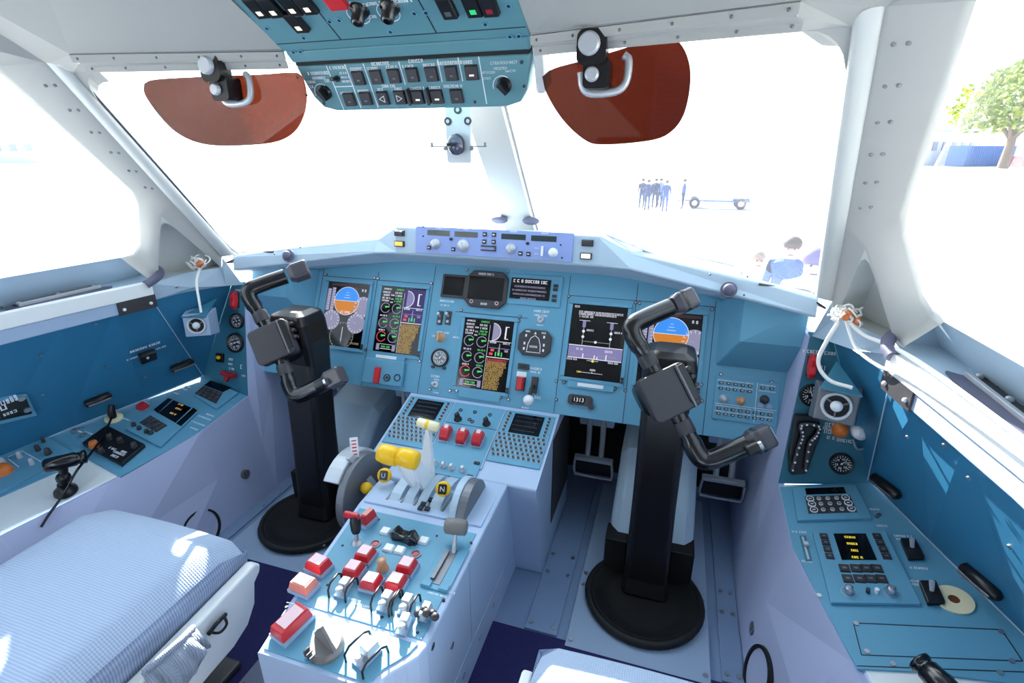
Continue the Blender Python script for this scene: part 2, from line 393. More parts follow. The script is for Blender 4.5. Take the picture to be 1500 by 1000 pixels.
Wb, Wt = V((.84, 1.324, .834)), V((.706, .865, 1.301))
Rb, Rt = V((.868, 1.296, .832)), V((.728, .835, 1.315))
F0, Ft = V((.89, 1.077, 1.033)), V((.80, .78, 1.305))
Bc, Ba, Bz = V((.98, 1.116, .867)), V((1.0, .80, .868)), V((1.03, -1.3, .868))
Tz = V((.80, -1.3, 1.33)); Tm = V((.80, .3, 1.315))
tT, tL, tR = V((.849, 1.103, .982)), V((.944, 1.127, .80)), V((.886, 1.303, .795))
Ei, R1i, R2i = V((.255, .967, 1.306)), V((.25, .955, 1.316)), V((.247, .95, 1.332))
R1o, R2o = V((.63, .828, 1.310)), V((.63, .815, 1.324))
tri_nr = 20
for sg, side in ((1, 'right'), (-1, 'left')):
    S = (lambda p: V(p)) if sg > 0 else mir
    def grid(mb, rows, mi=0, sm=False):
        rows = [[S(p) for p in r] for r in rows]
        if sg < 0: rows = [r[::-1] for r in rows]
        return mb.grid(rows, mi, sm)
    nI = V((-.62, -.75, .2)).normalized()
    # windscreen corner post: reveal, rounded bead, flat strip to the side window
    b = MB(); rows = []
    for j in range(9):
        t = j / 8; w = lerp(Wb, Wt, t); r = lerp(Rb, Rt, t); r0 = lerp(w, r, .5)
        o1 = w - nI * .07 + V((-.005, .005, 0))
        rows.append([o1, w, w + nI * .006, lerp(w, r, .25) + nI * .017, lerp(w, r, .5) + nI * .021, lerp(w, r, .75) + nI * .017, r + nI * .006, r])
    grid(b, rows, 0, True)
    struct(b.build('trim_%d' % tri_nr, WHITE)); tri_nr += 1
    # strip between the post and the side window, going down past the triangular pocket
    b = MB()
    R6 = lerp(Rt, Rb, .62)
    OUTV = V((.015, .06, 0))
    wl = [Ft, lerp(Ft, F0, .5), lerp(Ft, F0, .93), lerp(F0, Bc, .12), lerp(F0, Bc, .5), lerp(F0, Bc, .8), lerp(Bc, Ba, .06) + V((0, 0, .004)), lerp(Bc, Ba, .18)]
    inr = [Rt, lerp(Rt, R6, .5), R6, tT, lerp(tT, tL, .45), lerp(tT, tL, .8), tL, V((.95, 1.10, .80))]
    rows = []
    for a, c in zip(wl, inr):
        m = lerp(a, c, .5) + nI * .004
        rows.append([a + OUTV, a, lerp(a, c, .12) + nI * .004, m, lerp(a, c, .9) + nI * .006, c])
    grid(b, rows, 0, True)
    rows = [[lerp(R6, Rb, t), lerp(lerp(R6, Rb, t), lerp(tT, tR, t), .5) + nI * .006 * min(1, t * 3), lerp(tT, tR, t)] for t in (0, .15, .35, .6, .85, 1)]
    grid(b, rows, 0, True)
    struct(b.build('trim_%d' % tri_nr, STRIP)); tri_nr += 1
    bl = MB()
    for t_ in (.12, .27, .42, .57, .72, .87):
        for f_ in (.22, .40): 
            pt = lerp(lerp(Ft, F0, t_), lerp(Rt, R6, t_), 1 - f_) + nI * .0045
            bl.ball(S(pt), .0038, n=8)
    build_each(bl, 'bolt', mat('grey_bolt', (140, 138, 134), .5), bpy.data.objects['trim_%d' % (tri_nr - 1)])
    # triangular pocket
    b = MB(); off = V((.055, .045, -.005)); c0 = (tT + tL + tR) / 3
    def arc(a, p, c, n=4): return [lerp(lerp(a, p, i / n), lerp(p, c, i / n), i / n) for i in range(n + 1)]
    loop = arc(lerp(tT, tL, .22), tT, lerp(tT, tR, .22)) + arc(lerp(tR, tT, .06), tR, lerp(tR, tL, .06)) + arc(lerp(tL, tR, .08), tL, lerp(tL, tT, .06))
    inn = [p + off for p in loop]
    n = len(loop)
    ps = [S(p) for p in loop]; qs = [S(p) for p in inn]
    b.add(ps + qs, [[i, (i + 1) % n, n + (i + 1) % n, n + i] for i in range(n)], 0, False)
    b.add(qs, [list(range(n))], 0)
    # little skirt that fills between the strip corners and the rounded mouth
    for i0, i1, cpt in ((0, 5, tT), (5, 10, tR), (10, 15, tL)):
        b.add([S(cpt)] + ps[i0:i1], [[0, k, k + 1] for k in range(1, i1 - i0)], 0)
    struct(b.build('trim_%d' % tri_nr, WHITE)); tri_nr += 1
    # sill under the side window: face below the glass, then a level shelf out to the rail
    b = MB()
    Wl = [lerp(Bc, Ba, .0), lerp(Bc, Ba, .5), Ba, V((1.012, .3, .868)), Bz]
    Cr = [V((1.02, 1.13, .80)), V((1.04, .97, .79)), V((1.055, .80, .785)), V((1.07, .3, .785)), V((1.09, -1.3, .785))]
    Rl = [V((.95, 1.10, .79)), V((.952, .95, .783)), V((.966, .738, .783)), V((.995, .3, .783)), V((1.02, -1.3, .783))]
    rows = [[w + V((.05, .02, -.04)), w, lerp(w, c, .1), c, r] for w, c, r in zip(Wl, Cr, Rl)]
    grid(b, rows, 0, False)
    # front shelf below the pocket
    grid(b, [[tL, lerp(tL, tR, .5), tR, Rb], [V((.93, 1.082, .79)), V((.905, 1.20, .752)), V((.88, 1.30, .735)), V((.855, 1.345, .73))]], 0)
    b.grid([[S(p) for p in (V((1.02, 1.13, .80)), V((.95, 1.10, .79)))], [S(p) for p in (Bc, tL)]])
    grid(b, [[V((.93, 1.082, .79)), V((.905, 1.20, .752)), V((.88, 1.30, .735)), V((.855, 1.345, .73))], [V((.942, 1.088, .736)), V((.925, 1.20, .737)), V((.91, 1.295, .737)), V((.896, 1.349, .737))]], 0)
    struct(b.build('trim_%d' % tri_nr, PALE)); tri_nr += 1
    # unseen wall added to cut light from behind, farther aft on the left
    yq = .25 if sg > 0 else -.95; Bq, Tq = V((1.015, yq, .868)), V((.80, yq, 1.318))
    b = MB(); grid(b, [[Bq, Bz], [Tq, Tz]]); grid(b, [[Bq + V((.06, 0, 0)), Bq], [Tq + V((.06, 0, 0)), Tq]]); struct(b.build('trim_%d' % tri_nr, CEIL, solid=.01)); tri_nr += 1
    b = MB()
    for i in range(9):
        for x_ in (1.0, 1.033): b.ball(S(V((x_ + .002 * i, 1.07 - .035 * i, .789 if x_ > 1.02 else .787))), .0036, n=8)
    build_each(b, 'rivet', GREYM, bpy.data.objects['trim_%d' % (tri_nr - 2)])
    # rail along the sill: white top strip and grey lower strip
    for z0, z1, off, m in ((.757, .796, 0, SHELFW), (.722, .757, .006, GREYP)):
        b = MB(); rings = []
        for p in (V((.922, 1.085, 0)), V((.935, .98, 0)), V((.964, .738, 0)), V((.993, .3, 0)), V((1.018, -1.3, 0))):
            o = V((off, 0, 0)); d = V((.02, 0, 0))
            rings.append([S(p + o + V((0, 0, z0))), S(p + o + d + V((0, 0, z0))), S(p + o + d + V((0, 0, z1))), S(p + o + V((0, 0, z1)))])
        b.loft(rings); ro = struct(b.build('trim_%d' % tri_nr, m, bevel=.003)); tri_nr += 1
    b = MB(); b.loft([[S(p + V((o_, 0, z))) for o_, z in ((.001, .720), (.012, .720), (.012, .760), (.001, .760))] for p in (V((.922, 1.088, 0)), V((.929, 1.03, 0)), V((.935, .985, 0)))]); eo = b.build('end_plate', CHAR, ro)
    b = MB()
    for p in (V((.923, 1.07, .735)), V((.933, .998, .735))): b.ball(S(p), .005, n=8)
    build_each(b, 'screw', SHELFW, eo)
    # blue side wall between console and rail
    b = MB(); fb, ft = V((1.02, 1.263, .408)), V((.942, 1.09, .738))
    rows = [[fb, V((1.085, 1.09, .387)), V((1.157, .894, .37)), V((1.215, .72, .35)), V((1.27, .3, .32)), V((1.29, -1.3, .2))],
            [ft, V((.95, .985, .738)), V((.966, .86, .738)), V((.982, .72, .738)), V((1.012, .3, .738)), V((1.038, -1.3, .738))]]
    grid(b, rows)
    struct(b.build('wall_' + side, TEALW, solid=.02, off=-1 if sg > 0 else -1))
    b = MB(); up2 = V((-.004, 0, .004)); b.tube([S(p + up2) for p in (fb, V((1.085, 1.09, .387)), V((1.157, .894, .37)), V((1.215, .72, .35)), V((1.27, .3, .32)))], .0018, 6); b.tube([S(p + V((-.004, -.003, 0))) for p in (fb, lerp(fb, ft, .5), ft)], .0014, 6)
    b.build('edge_beading', PALE, bpy.data.objects['wall_' + side])
    b = MB()   # folded panel in front of the wall and the panel facing aft
    spf = SPR if sg > 0 else SPL
    t1, t2 = V((.898, 1.345, .735)), V((.853, 1.347, .74))
    grid(b, [[fb, lerp(fb, ft, .5), ft], [fb + V((-.0, .002, .0)), V((.962, 1.304, .57)), V((.897, 1.346, .738))]])
    struct(b.build('trim_%d' % tri_nr, TEALW)); tri_nr += 1
    b = MB(); pts = [(0, 0), (.21, .035), (.135, .23), (.07, .388), (.025, .388)]
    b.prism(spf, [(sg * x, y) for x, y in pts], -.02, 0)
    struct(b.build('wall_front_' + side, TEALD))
    # inner wall of the console and of the leg space
    b = MB()
    top = [V((.83, 1.62, .74)), V((.845, 1.345, .73)), V((.826, 1.253, .363)), V((.829, 1.055, .333)), V((.885, .81, .306)), V((.955, .588, .286)), V((1.0, .3, .26)), V((1.02, -1.2, .1))]
    bot = [V((.795, 1.72, 0)), V((.78, 1.35, 0)), V((.775, 1.253, 0)), V((.775, 1.055, 0)), V((.775, .84, 0)), V((.80, .62, 0)), V((.86, .3, 0)), V((.92, -1.2, 0))]
    grid(b, [bot, [lerp(x, y, .5) for x, y in zip(bot, top)], top], 0)
    o = struct(b.build('wall_inner_' + side, LILAC, solid=.015, off=-1))
    # ceiling half and window header with visor rails
    b = MB()
    c3 = [V((.246, .50, 1.555)), V((.63, .50, 1.46)), V((.74, .5, 1.36)), V((.80, .45, 1.315))]
    c4 = [V((.246, -.3, 1.72)), V((.63, -.3, 1.63)), V((.74, -.3, 1.45)), Tm + V((0, -.6, .01))]
    c5 = [V((.246, -1.35, 1.75)), V((.63, -1.35, 1.66)), V((.74, -1.35, 1.48)), Tz]
    grid(b, [[R2i, R2o, Rt, Ft], c3, c4, c5])
    struct(b.build('ceiling_' + side, CEIL, solid=.02, off=-1))
    b = MB()
    E = [lerp(Ei, Wt, t) for t in (0, .5, .9, 1)]; A1 = [lerp(R1i, R1o, t) for t in (0, .5, .9, 1)]; A2 = [lerp(R2i, R2o, t) for t in (0, .5, .9, 1)]
    Eo = [p + V((.0, .12, .03)) for p in E]
    grid(b, [Eo, E, A1, A2])
    grid(b, [[Wt, Rt], [lerp(R1o, Wt, .02), R2o]])
    arc0 = [lerp(Wt, Ei, .13), Wt, lerp(Wt, Wb, .14)]
    cr = [S(Wt + nI * .004)] + [S(lerp(lerp(arc0[0], Wt, k / 6), lerp(Wt, arc0[2], k / 6), k / 6) + nI * .004) for k in range(7)]
    b.add(cr, [[0, k, k + 1] for k in range(1, 7)]); b.add([p - S(nI) * .06 for p in cr[1:]] + cr[1:], [[k, k + 1, k + 8, k + 7] for k in range(6)])
    struct(b.build('trim_%d' % tri_nr, CEIL)); tri_nr += 1
    for nm, P0, P1, r in (('a', lerp(Ei, R1i, .5), lerp(lerp(Ei, Wt, .9), lerp(R1i, R1o, .98), .5), .006), ('b', lerp(R1i, R2i, .6), lerp(R1o, R2o, .6), .006)):
        b = MB(); d = V((0, -.006, -.002)); up_ = V((0, -.3, 1)).normalized()
        b.loft([[S(p + up_ * .007), S(p - up_ * .007), S(p - up_ * .007 + d), S(p + up_ * .007 + d)] for p in (P0, P1)])
        rail = struct(b.build('trim_%d' % tri_nr, CEIL, bevel=.001)); tri_nr += 1
        s = MB()
        for t in (.03, .2, .4, .6, .8, .97): s.ball(S(lerp(P0, P1, t) + d), .0025, n=8)
        build_each(s, 'screw', GREYM, rail)
        s = MB(); dd = d * .2
        s.loft([[S(p + up_ * .0115 + dd), S(p + up_ * .008 + dd), S(p + up_ * .008 + d * .8), S(p + up_ * .0115 + d * .8)] for p in (P0, P1)]); s.build('rail_seam', GREYM, rail)  # thin grey seam strip beside the rail
    # dark window gasket along the post and the sill of the windscreen
    b = MB(); off = -nI * .012 + V((-.004, 0, 0))
    b.tube([S(p) for p in smooth([lerp(Wt, Wb, .05) + off, lerp(Wt, Wb, .5) + off, lerp(Wt, Wb, .94) + off, Wb + V((-.025, .02, .008)), Wb + V((-.12, .035, .012))], 5)], .0035, 8)
    struct(b.build('trim_%d' % tri_nr, SEAL)); tri_nr += 1
    # glass
    def wsp(x, z): return V((x * sg, 1.685 - .56 * x - .985 * (z - .93), z))
    b = MB(); q = [wsp(0.01, .80), wsp(.93, .70), wsp(.72, 1.36), wsp(.01, 1.40)]
    if sg < 0: q = q[::-1]
    b.add(q, [[0, 1, 2, 3]]); struct(b.build('window_%d' % (2 if sg < 0 else 3), GLASS, solid=.004))
    b = MB(); o3 = V((.035, .01, 0)); q = [S(p + o3) for p in (V((.79, .70, 1.34)), V((.87, 1.10, 1.05)), V((.985, 1.16, .85)), V((1.03, -1.35, .85)), V((.80, -1.35, 1.36)))]
    b.add(q, [list(range(5))]); struct(b.build('window_%d' % (1 if sg < 0 else 4), GLASS, solid=.004))
# a middle piece of ceiling over the overhead panel
b = MB(); b.grid([[V((-.25, .95, 1.36)), V((.25, .95, 1.36))], [V((-.25, .5, 1.60)), V((.25, .5, 1.60))], [V((-.25, -1.35, 1.78)), V((.25, -1.35, 1.78))]])
struct(b.build('ceiling', CEIL, solid=.02, off=1))
# centre post of the windscreen
b = MB(); P0, P1 = V((.022, 1.80, .80)), V((.022, 1.20, 1.415)); d = (P1 - P0).normalized(); s_ = V((1, 0, 0)); n_ = s_.cross(d)
prof = [(-.05, .03), (-.045, .0), (-.022, -.010), (-.016, -.022), (.016, -.022), (.022, -.010), (.045, 0), (.05, .03)]
b.loft([[p + s_ * x - n_ * y * -1 for x, y in prof] for p in (P0, P1)], 0, False)
struct(b.build('trim_60', STRIP))
b = MB()
for x in (.046,): b.tube([P0 + s_ * x - n_ * .006 * -1 + n_ * -.012, P1 + s_ * x + n_ * -.006], .004, 6)
struct(b.build('trim_61', SEAL))
b = MB()
for x, w in ((-.075, .05), (.075, .05)):
    b.ball((x * .7 + .022, 1.60, .945), .022, (1.3, .8, .6), 12)
struct(b.build('trim_62', GASK))

# unseen deck added behind the glareshield to keep skylight out of the footwell
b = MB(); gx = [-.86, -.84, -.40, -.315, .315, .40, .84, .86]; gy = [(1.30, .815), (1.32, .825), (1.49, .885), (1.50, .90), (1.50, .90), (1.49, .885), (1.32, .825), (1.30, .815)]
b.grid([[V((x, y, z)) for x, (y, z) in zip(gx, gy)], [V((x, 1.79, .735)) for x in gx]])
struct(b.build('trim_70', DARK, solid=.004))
# ================================================================== GLARESHIELD
GSt = thing('glareshield', 'pale blue-grey glareshield shelf running across under the windscreens', 'glareshield', V((0, 1.43, .80)))
b = MB()
half = [(.845, [(1.325, .838), (1.318, .834), (1.310, .787), (1.50, .735), (1.53, .80)]),
        (.40, [(1.50, .893), (1.472, .886), (1.438, .846), (1.515, .80), (1.56, .83)]),
        (.315, [(1.52, .928), (1.443, .932), (1.428, .850), (1.515, .806), (1.58, .86)])]
st = [(-x, p) for x, p in half] + [(x, p) for x, p in half[::-1]]
b.loft([[V((x, y, z)) for y, z in p] for x, p in st])
b.build('shelf', PALE, GSt, bevel=.006, seg=3)
# flight guidance panel
r = GS.qr((616, 328.5), (828, 381)); h = .012
u0, u1, v0, v1 = -.243, .243, .006, .088
gp = MB(); gp.box(GS, u0, u1, v0, v1, -.004, h, 0, .001)
FP = gp.build('guidance_panel', VIOLET, GSt, bevel=.0012)
G2 = GS.sub(0, 0, h)
def at(F, px, py): return F.q(px, py)
def px6(x, y): return (600 + x / 6, 320 + y / 6)
for x0, y0, x1, y1 in ((158, 102, 352, 152), (395, 115, 597, 165), (808, 135, 1020, 188), (1070, 148, 1290, 205)):
    a = G2.q(*px6(x0, y0)); c = G2.q(*px6(x1, y1)); m = ((a[0] + c[0]) / 2, (a[1] + c[1]) / 2)
    d = MB(); d.cbox(G2, m, abs(c[0] - a[0]), .0155, -.001, .001); d.build('number_window', LCDG, FP)
for x, y, s in ((228, 222, .0125), (472, 238, .0155), (890, 265, .0125), (1262, 300, .011)):
    c = G2.q(*px6(x, y)); d = MB(); d.lathe(G2, c, [(s * 1.25, 0), (s * 1.25, .002), (s, .004), (s * .85, .016), (s * .3, .018)], 20)
    d.cbox(G2, c, s * .25, s * 1.5, .017, .0195)
    d.build('knob', SILV if s > .012 else WPLAS, FP)
for x, y in ((172, 255), (385, 270), (662, 138), (742, 142), (658, 203), (740, 205), (975, 307), (1045, 312)):
    c = G2.q(*px6(x, y)); d = MB(); d.cbox(G2, c, .0125, .0125, 0, .004, 0, .001); d.cbox(G2, c, .006, .003, .004, .0045, 1)
    d.build('push_button', [KEYG, INK], FP)
for x, y in ((368, 182), (1040, 220)):
    c = G2.q(*px6(x, y)); d = MB(); d.cyl(G2, c, .0045, 0, .006, 14); d.build('button', INKD, FP)
c = G2.q(*px6(692, 280)); d = MB(); d.cbox(G2, c, .046, .004, 0, .003); d.cbox(G2, (c[0], c[1] + .012), .046, .004, 0, .003); d.cbox(G2, (c[0] + .022, c[1] + .006), .004, .014, 0, .003)
d.build('grab_bar', KEYG, FP)
c = G2.q(*px6(1168, 285)); d = MB(); d.cbox(G2, c, .006, .028, 0, .008); d.build('thumb_wheel', WPLAS, FP)
d = MB()
for x, y, w in ((260, 84, .02), (500, 95, .02), (915, 115, .022), (1185, 130, .022), (1118, 260, .012), (1118, 310, .012)): d.marks(G2, *G2.q(*px6(x, y)), w, .004)
for x, y in ((120, 155), (1328, 232), (120, 70), (1340, 345)): d.cyl(G2, G2.q(*px6(x, y)), .0028, 0, .0012, 8, 1)
d.build('lettering', [INK, INKD], FP)
# caution lamps
for px, py, m, l in ((586, 341.5, CHAR, 'dark unlit caution light'), (586, 357, LAMPY, 'amber lit caution light'), (861, 356, CHAR, 'dark unlit caution light'), (858.5, 375, LAMPW, 'pale lit caution light')):
    a = GS.q(px, py, .002); d = MB(); d.cbox(GS, a, .033, .018, -.006, .010); o = d.build('light_housing', CHAR, GSt, bevel=.0015)
    d = MB(); d.cbox(GS, a, .026, .013, .010, .014, 0, .001); d.build('lamp', m, o, label=l)
# black ball plugs on the wings
for px, py in ((420, 374), (1068, 424)):
    p = ony(px, py, 1.352); q = MB(); q.ball(p, .015, (1, .8, 1)); q.cyl(frame_at(p + V((0, .006, -.002)), (0, -1, .5)), (0, 0), .02, -.004, .002, 18)
    q.build('ball_plug', GASK, GSt)
d = MB()
for px, py in ((1040, 402), (1095, 405), (1090, 432), (402, 372), (440, 362)):
    d.ball(ony(px, py, 1.345), .003, n=8)
build_each(d, 'screw', GREYM, GSt)

# ================================================================== INSTRUMENT PANEL
IPt = thing('instrument_panel', 'teal main instrument panel holding the displays below the glareshield', 'instrument panel', IP.p(0, -.03))
zz = lambda z: (z - .454) * 1.1114
b = MB(); b.prism(IP, [(-.838, zz(.425)), (.838, zz(.425)), (.848, zz(.73)), (.62, zz(.775)), (.34, zz(.83)), (-.34, zz(.83)), (-.62, zz(.775)), (-.848, zz(.73))], -.03, 0)
b.build('panel', TEAL, IPt, bevel=.002)
# seams, screws and lettering
d = MB()
def seam(F, a, c, wd=.0014, mb=None, mi=0):
    p, q = V((*F.q(*a), 0)), V((*F.q(*c), 0)); t = (q - p).normalized(); n = V((-t.y, t.x, 0)) * wd / 2
    (mb or d).prism(F, [((p + n).x, (p + n).y), ((q + n).x, (q + n).y), ((q - n).x, (q - n).y), ((p - n).x, (p - n).y)], 0, .0006, mi)
for x0, z0, x1, z1 in ((-.64, .40, -.64, .765), (-.425, .425, -.425, .77), (-.22, .425, -.22, .80), (.225, .425, .225, .80), (.425, .425, .425, .79), (.64, .425, .64, .76), (-.64, .745, -.22, .745), (.225, .745, .64, .745), (-.13, .672, .11, .672)):
    p, q = (x0, zz(z0)), (x1, zz(z1))
    if x0 == x1: d.box(IP, x0 - .0008, x0 + .0008, p[1], q[1], 0, .0006)
    else: d.box(IP, x0, x1, p[1] - .0008, p[1] + .0008, 0, .0006)
d.build('seams', INKD, IPt)
d = MB()
SCW = [(478, 402), (549, 407), (554, 408), (632, 415), (536, 512), (552, 518), (613, 526), (615, 529), (676, 454), (762, 464), (659, 572), (669, 572), (733, 582), (745, 585), (815, 585), (833, 434), (931, 443), (937, 444), (1043, 453), (815, 558), (826, 560), (901, 569), (916, 572), (1027, 563), (1028, 587), (639, 598), (760, 470), (684, 395), (744, 398), (1056, 548), (1130, 560), (1047, 612), (1125, 622), (475, 540), (630, 570)]
for i, (px, py) in enumerate(SCW):
    c = IP.q(px, py); d.cyl(IP, c, .0052, 0, .0015, 12, 1); d.cyl(IP, c, .0034, .0015, .003, 10)
build_each(d, 'screw', [STEEL, INKD], IPt)
d = MB()
for px, py, w, h in ((655, 441, .05, .006), (652, 447, .03, .005), (650, 487, .045, .006), (637, 492, .02, .005), (668, 494, .02, .005), (638, 551, .03, .007), (639, 575, .02, .005), (794, 456, .05, .007), (793, 462, .045, .006), (791, 476, .02, .005), (785, 540, .04, .007), (784, 545, .03, .006), (787, 582, .018, .008), (769, 597, .02, .005), (640, 556, .02, .005), (690, 395, .0, .004)):
    if w: d.marks(IP, *IP.q(px, py), w, h, seed=int(px))
d.build('lettering', INK, IPt)
# hood boxes under the glareshield ends
for sg in (1, -1):
    q = MB(); F = IP
    x0, x1 = (.655, .84) if sg > 0 else (-.84, -.655)
    xi0, xi1 = (.70, .845) if sg > 0 else (-.845, -.70)
    top = zz(.765); bot = zz(.60)
    q.hexa([F.p(x0, bot, 0), F.p(x1, bot, 0), F.p(x1, top, 0), F.p(x0, top, 0)], [F.p(xi0, zz(.655), .085), F.p(xi1, zz(.655), .085), F.p(xi1, zz(.735), .13), F.p(xi0, zz(.76), .11)])
    q.build('hood_box', TEAL, IPt, bevel=.003)
# card holders under three displays
for px, py in ((567, 523), (865, 565), (702, 580)):
    c = IP.q(px, py); q = MB(); q.cbox(IP, c, .135, .022, 0, .006); o = q.build('card_holder', TEAL, IPt, bevel=.001)
    if px != 702:
        q = MB(); q.cbox(IP, c, .075, .010, .006, .0068); q.build('white_card', INK, o, label='white card strip')
# small switch box at the left
bx = thing('switch_box', 'raised teal switch box with red toggle below the second display from left', 'switch box', IP.sub(*IP.q(564, 545)))
F = IP.sub(*IP.q(564, 545)); q = MB(); q.cbox(F, (0, 0), .145, .082, 0, .016); q.build('box', TEAL, bx, bevel=.004)
F2 = F.sub(0, 0, .016)
c = F2.q(553, 549); q = MB(); q.box(F2, c[0] - .011, c[0] + .011, c[1] - .028, c[1] + .026, 0, .012, 0, .003); q.build('guard', RED, bx, bevel=.002)
c = F2.q(567, 553); q = MB(); q.ring(F2, c, .009, .012, 0, .003, 20); q.cbox(F2, c, .008, .008, 0, .002); q.build('socket', CHAR, bx)
c = F2.q(582, 553); q = MB(); q.ring(F2, c, .009, .0115, 0, .002, 20); q.build('ring', INKD, bx)

# ---- displays
def px_rect(F, a, c, h=0):
    u0, u1, v0, v1 = F.qr(a, c, h); return (u0 + u1) / 2, (v0 + v1) / 2, u1 - u0, v1 - v0
def display(name, label, u, v, w, h, rim=.012, rh=.006, group='large cockpit displays'):
    F = IP.sub(u, v)
    t = thing(name, label, 'display', F, group)
    q = MB(); R = rim
    for a in ((-w / 2 - R, w / 2 + R, h / 2, h / 2 + R), (-w / 2 - R, w / 2 + R, -h / 2 - R, -h / 2), (-w / 2 - R, -w / 2, -h / 2, h / 2), (w / 2, w / 2 + R, -h / 2, h / 2)): q.box(F, *a, 0, rh, 0, .001)
    q.build('bezel', TEAL, t)
    q = MB(); q.box(F, -w / 2, w / 2, -h / 2, h / 2, 0, .003); q.build('screen', SCR, t)
    k = MB()
    for x, y in ((w / 2 + R * .5, -h / 2 + .012), (w / 2 + R * .5, -h / 2 + .002)): k.box(F, x - .004, x + .004, y - .004, y + .004, rh, rh + .003)
    k.build('keys', KEYG, t)
    return t, F.sub(0, 0, .003)
DW, DH = .161, .218
def pfd(t, F, w, h, dim=1):
    X = lambda f: (f - .5) * w
    Y = lambda f: (.5 - f) * h
    q = MB(); r = .047; cx, cy = X(.50), Y(.30)
    n = 24
    top = [(cx + r * math.cos(PI * i / n), cy + .004 + r * math.sin(PI * i / n)) for i in range(n + 1)]
    bot = [(cx + r * math.cos(PI + PI * i / n), cy + .003 + r * math.sin(PI + PI * i / n)) for i in range(n + 1)]
    q.prism(F, top, 0, .0005, 0); q.prism(F, bot, 0, .0005, 1)
    q.ring(F, (cx, cy + .0035), r, r + .0016, 0, .0006, 30, 2); q.box(F, cx - r, cx + r, cy + .003, cy + .0045, .0005, .0008, 2)
    for i in range(3): q.box(F, cx - .012 + i * .004, cx + .012 - i * .004, cy + .014 + i * .009, cy + .0152 + i * .009, .0005, .0008, 2)
    q.marks(F, cx, cy - .035, .036, .008, .0009, 2)
    q.build('attitude_indicator', [G_SKY, G_BR, G_W], t)
    for fx, fy, rr in ((.19, .60, .034), (.80, .62, .034), (.965, .36, .036)):
        q = MB(); c = (min(X(fx), w / 2 - rr * .45), Y(fy)); pts = []
        for i in range(30):
            x = c[0] + rr * math.cos(2 * PI * i / 30); pts.append((min(x, w / 2 - .001), c[1] + rr * math.sin(2 * PI * i / 30)))
        q.prism(F, pts, 0, .0005, 0)
        for i in range(16):
            a = 2 * PI * i / 16; x0, y0 = c[0] + rr * .72 * math.cos(a), c[1] + rr * .72 * math.sin(a); x1, y1 = c[0] + rr * .95 * math.cos(a), c[1] + rr * .95 * math.sin(a)
            if x1 < w / 2 - .003: q.prism(F, [(x0 - .0008 * math.sin(a), y0 + .0008 * math.cos(a)), (x1 - .0008 * math.sin(a), y1 + .0008 * math.cos(a)), (x1 + .0008 * math.sin(a), y1 - .0008 * math.cos(a)), (x0 + .0008 * math.sin(a), y0 - .0008 * math.cos(a))], .0005, .0008, 1)
        a = 1.1 + fx * 2; q.prism(F, [(c[0] - .001, c[1]), (c[0] + .001, c[1]), (c[0] + rr * .6 * math.cos(a) if fx < .9 else c[0] - .015, c[1] + rr * .6 * math.sin(a))], .0005, .0009, 1)
        q.build('dial', [G_L, G_W], t)
    for fx, hh in ((.05, .075), (.155, .085)):
        q = MB(); q.box(F, X(fx) - .006, X(fx) + .007, Y(.28) - hh / 2, Y(.28) + hh / 2, 0, .0005, 0)
        for i in range(9): q.box(F, X(fx) - .001, X(fx) + .007, Y(.28) - hh / 2 + hh * (i + .5) / 9, Y(.28) - hh / 2 + hh * (i + .5) / 9 + .001, .0005, .0008, 1)
        q.build('tape', [G_L, G_W], t)
    q = MB(); q.box(F, -w * .42, w * .48, Y(.055), Y(.015), 0, .0004, 0); q.marks(F, X(.88), Y(.10), .016, .008, .0006, 1)
    q.build('status_line', [mat('screen_dim_red', (70, 40, 44), .3), G_W], t)
    q = MB(); c = (X(.5), Y(.83)); rr = .046
    q.ring(F, c, rr - .0015, rr, 0, .0005, 32, 0)
    for i in range(24):
        a = 2 * PI * i / 24; q.cbox(F.sub(c[0] + rr * .9 * math.cos(a), c[1] + rr * .9 * math.sin(a), 0, a), (0, 0), .005, .0009, 0, .0006, 0)
    q.box(F, c[0] - .0008, c[0] + .0008, c[1] - .02, c[1] + .03, 0, .0006, 1); q.marks(F, X(.15), Y(.93), .03, .006, .0006, 1); q.marks(F, X(.85), Y(.93), .03, .006, .0006, 0)
    q.build('compass_rose', [mat('screen_compass_tan', (150, 140, 110), .3, emit=(170, 160, 124), estr=.4), G_W], t)
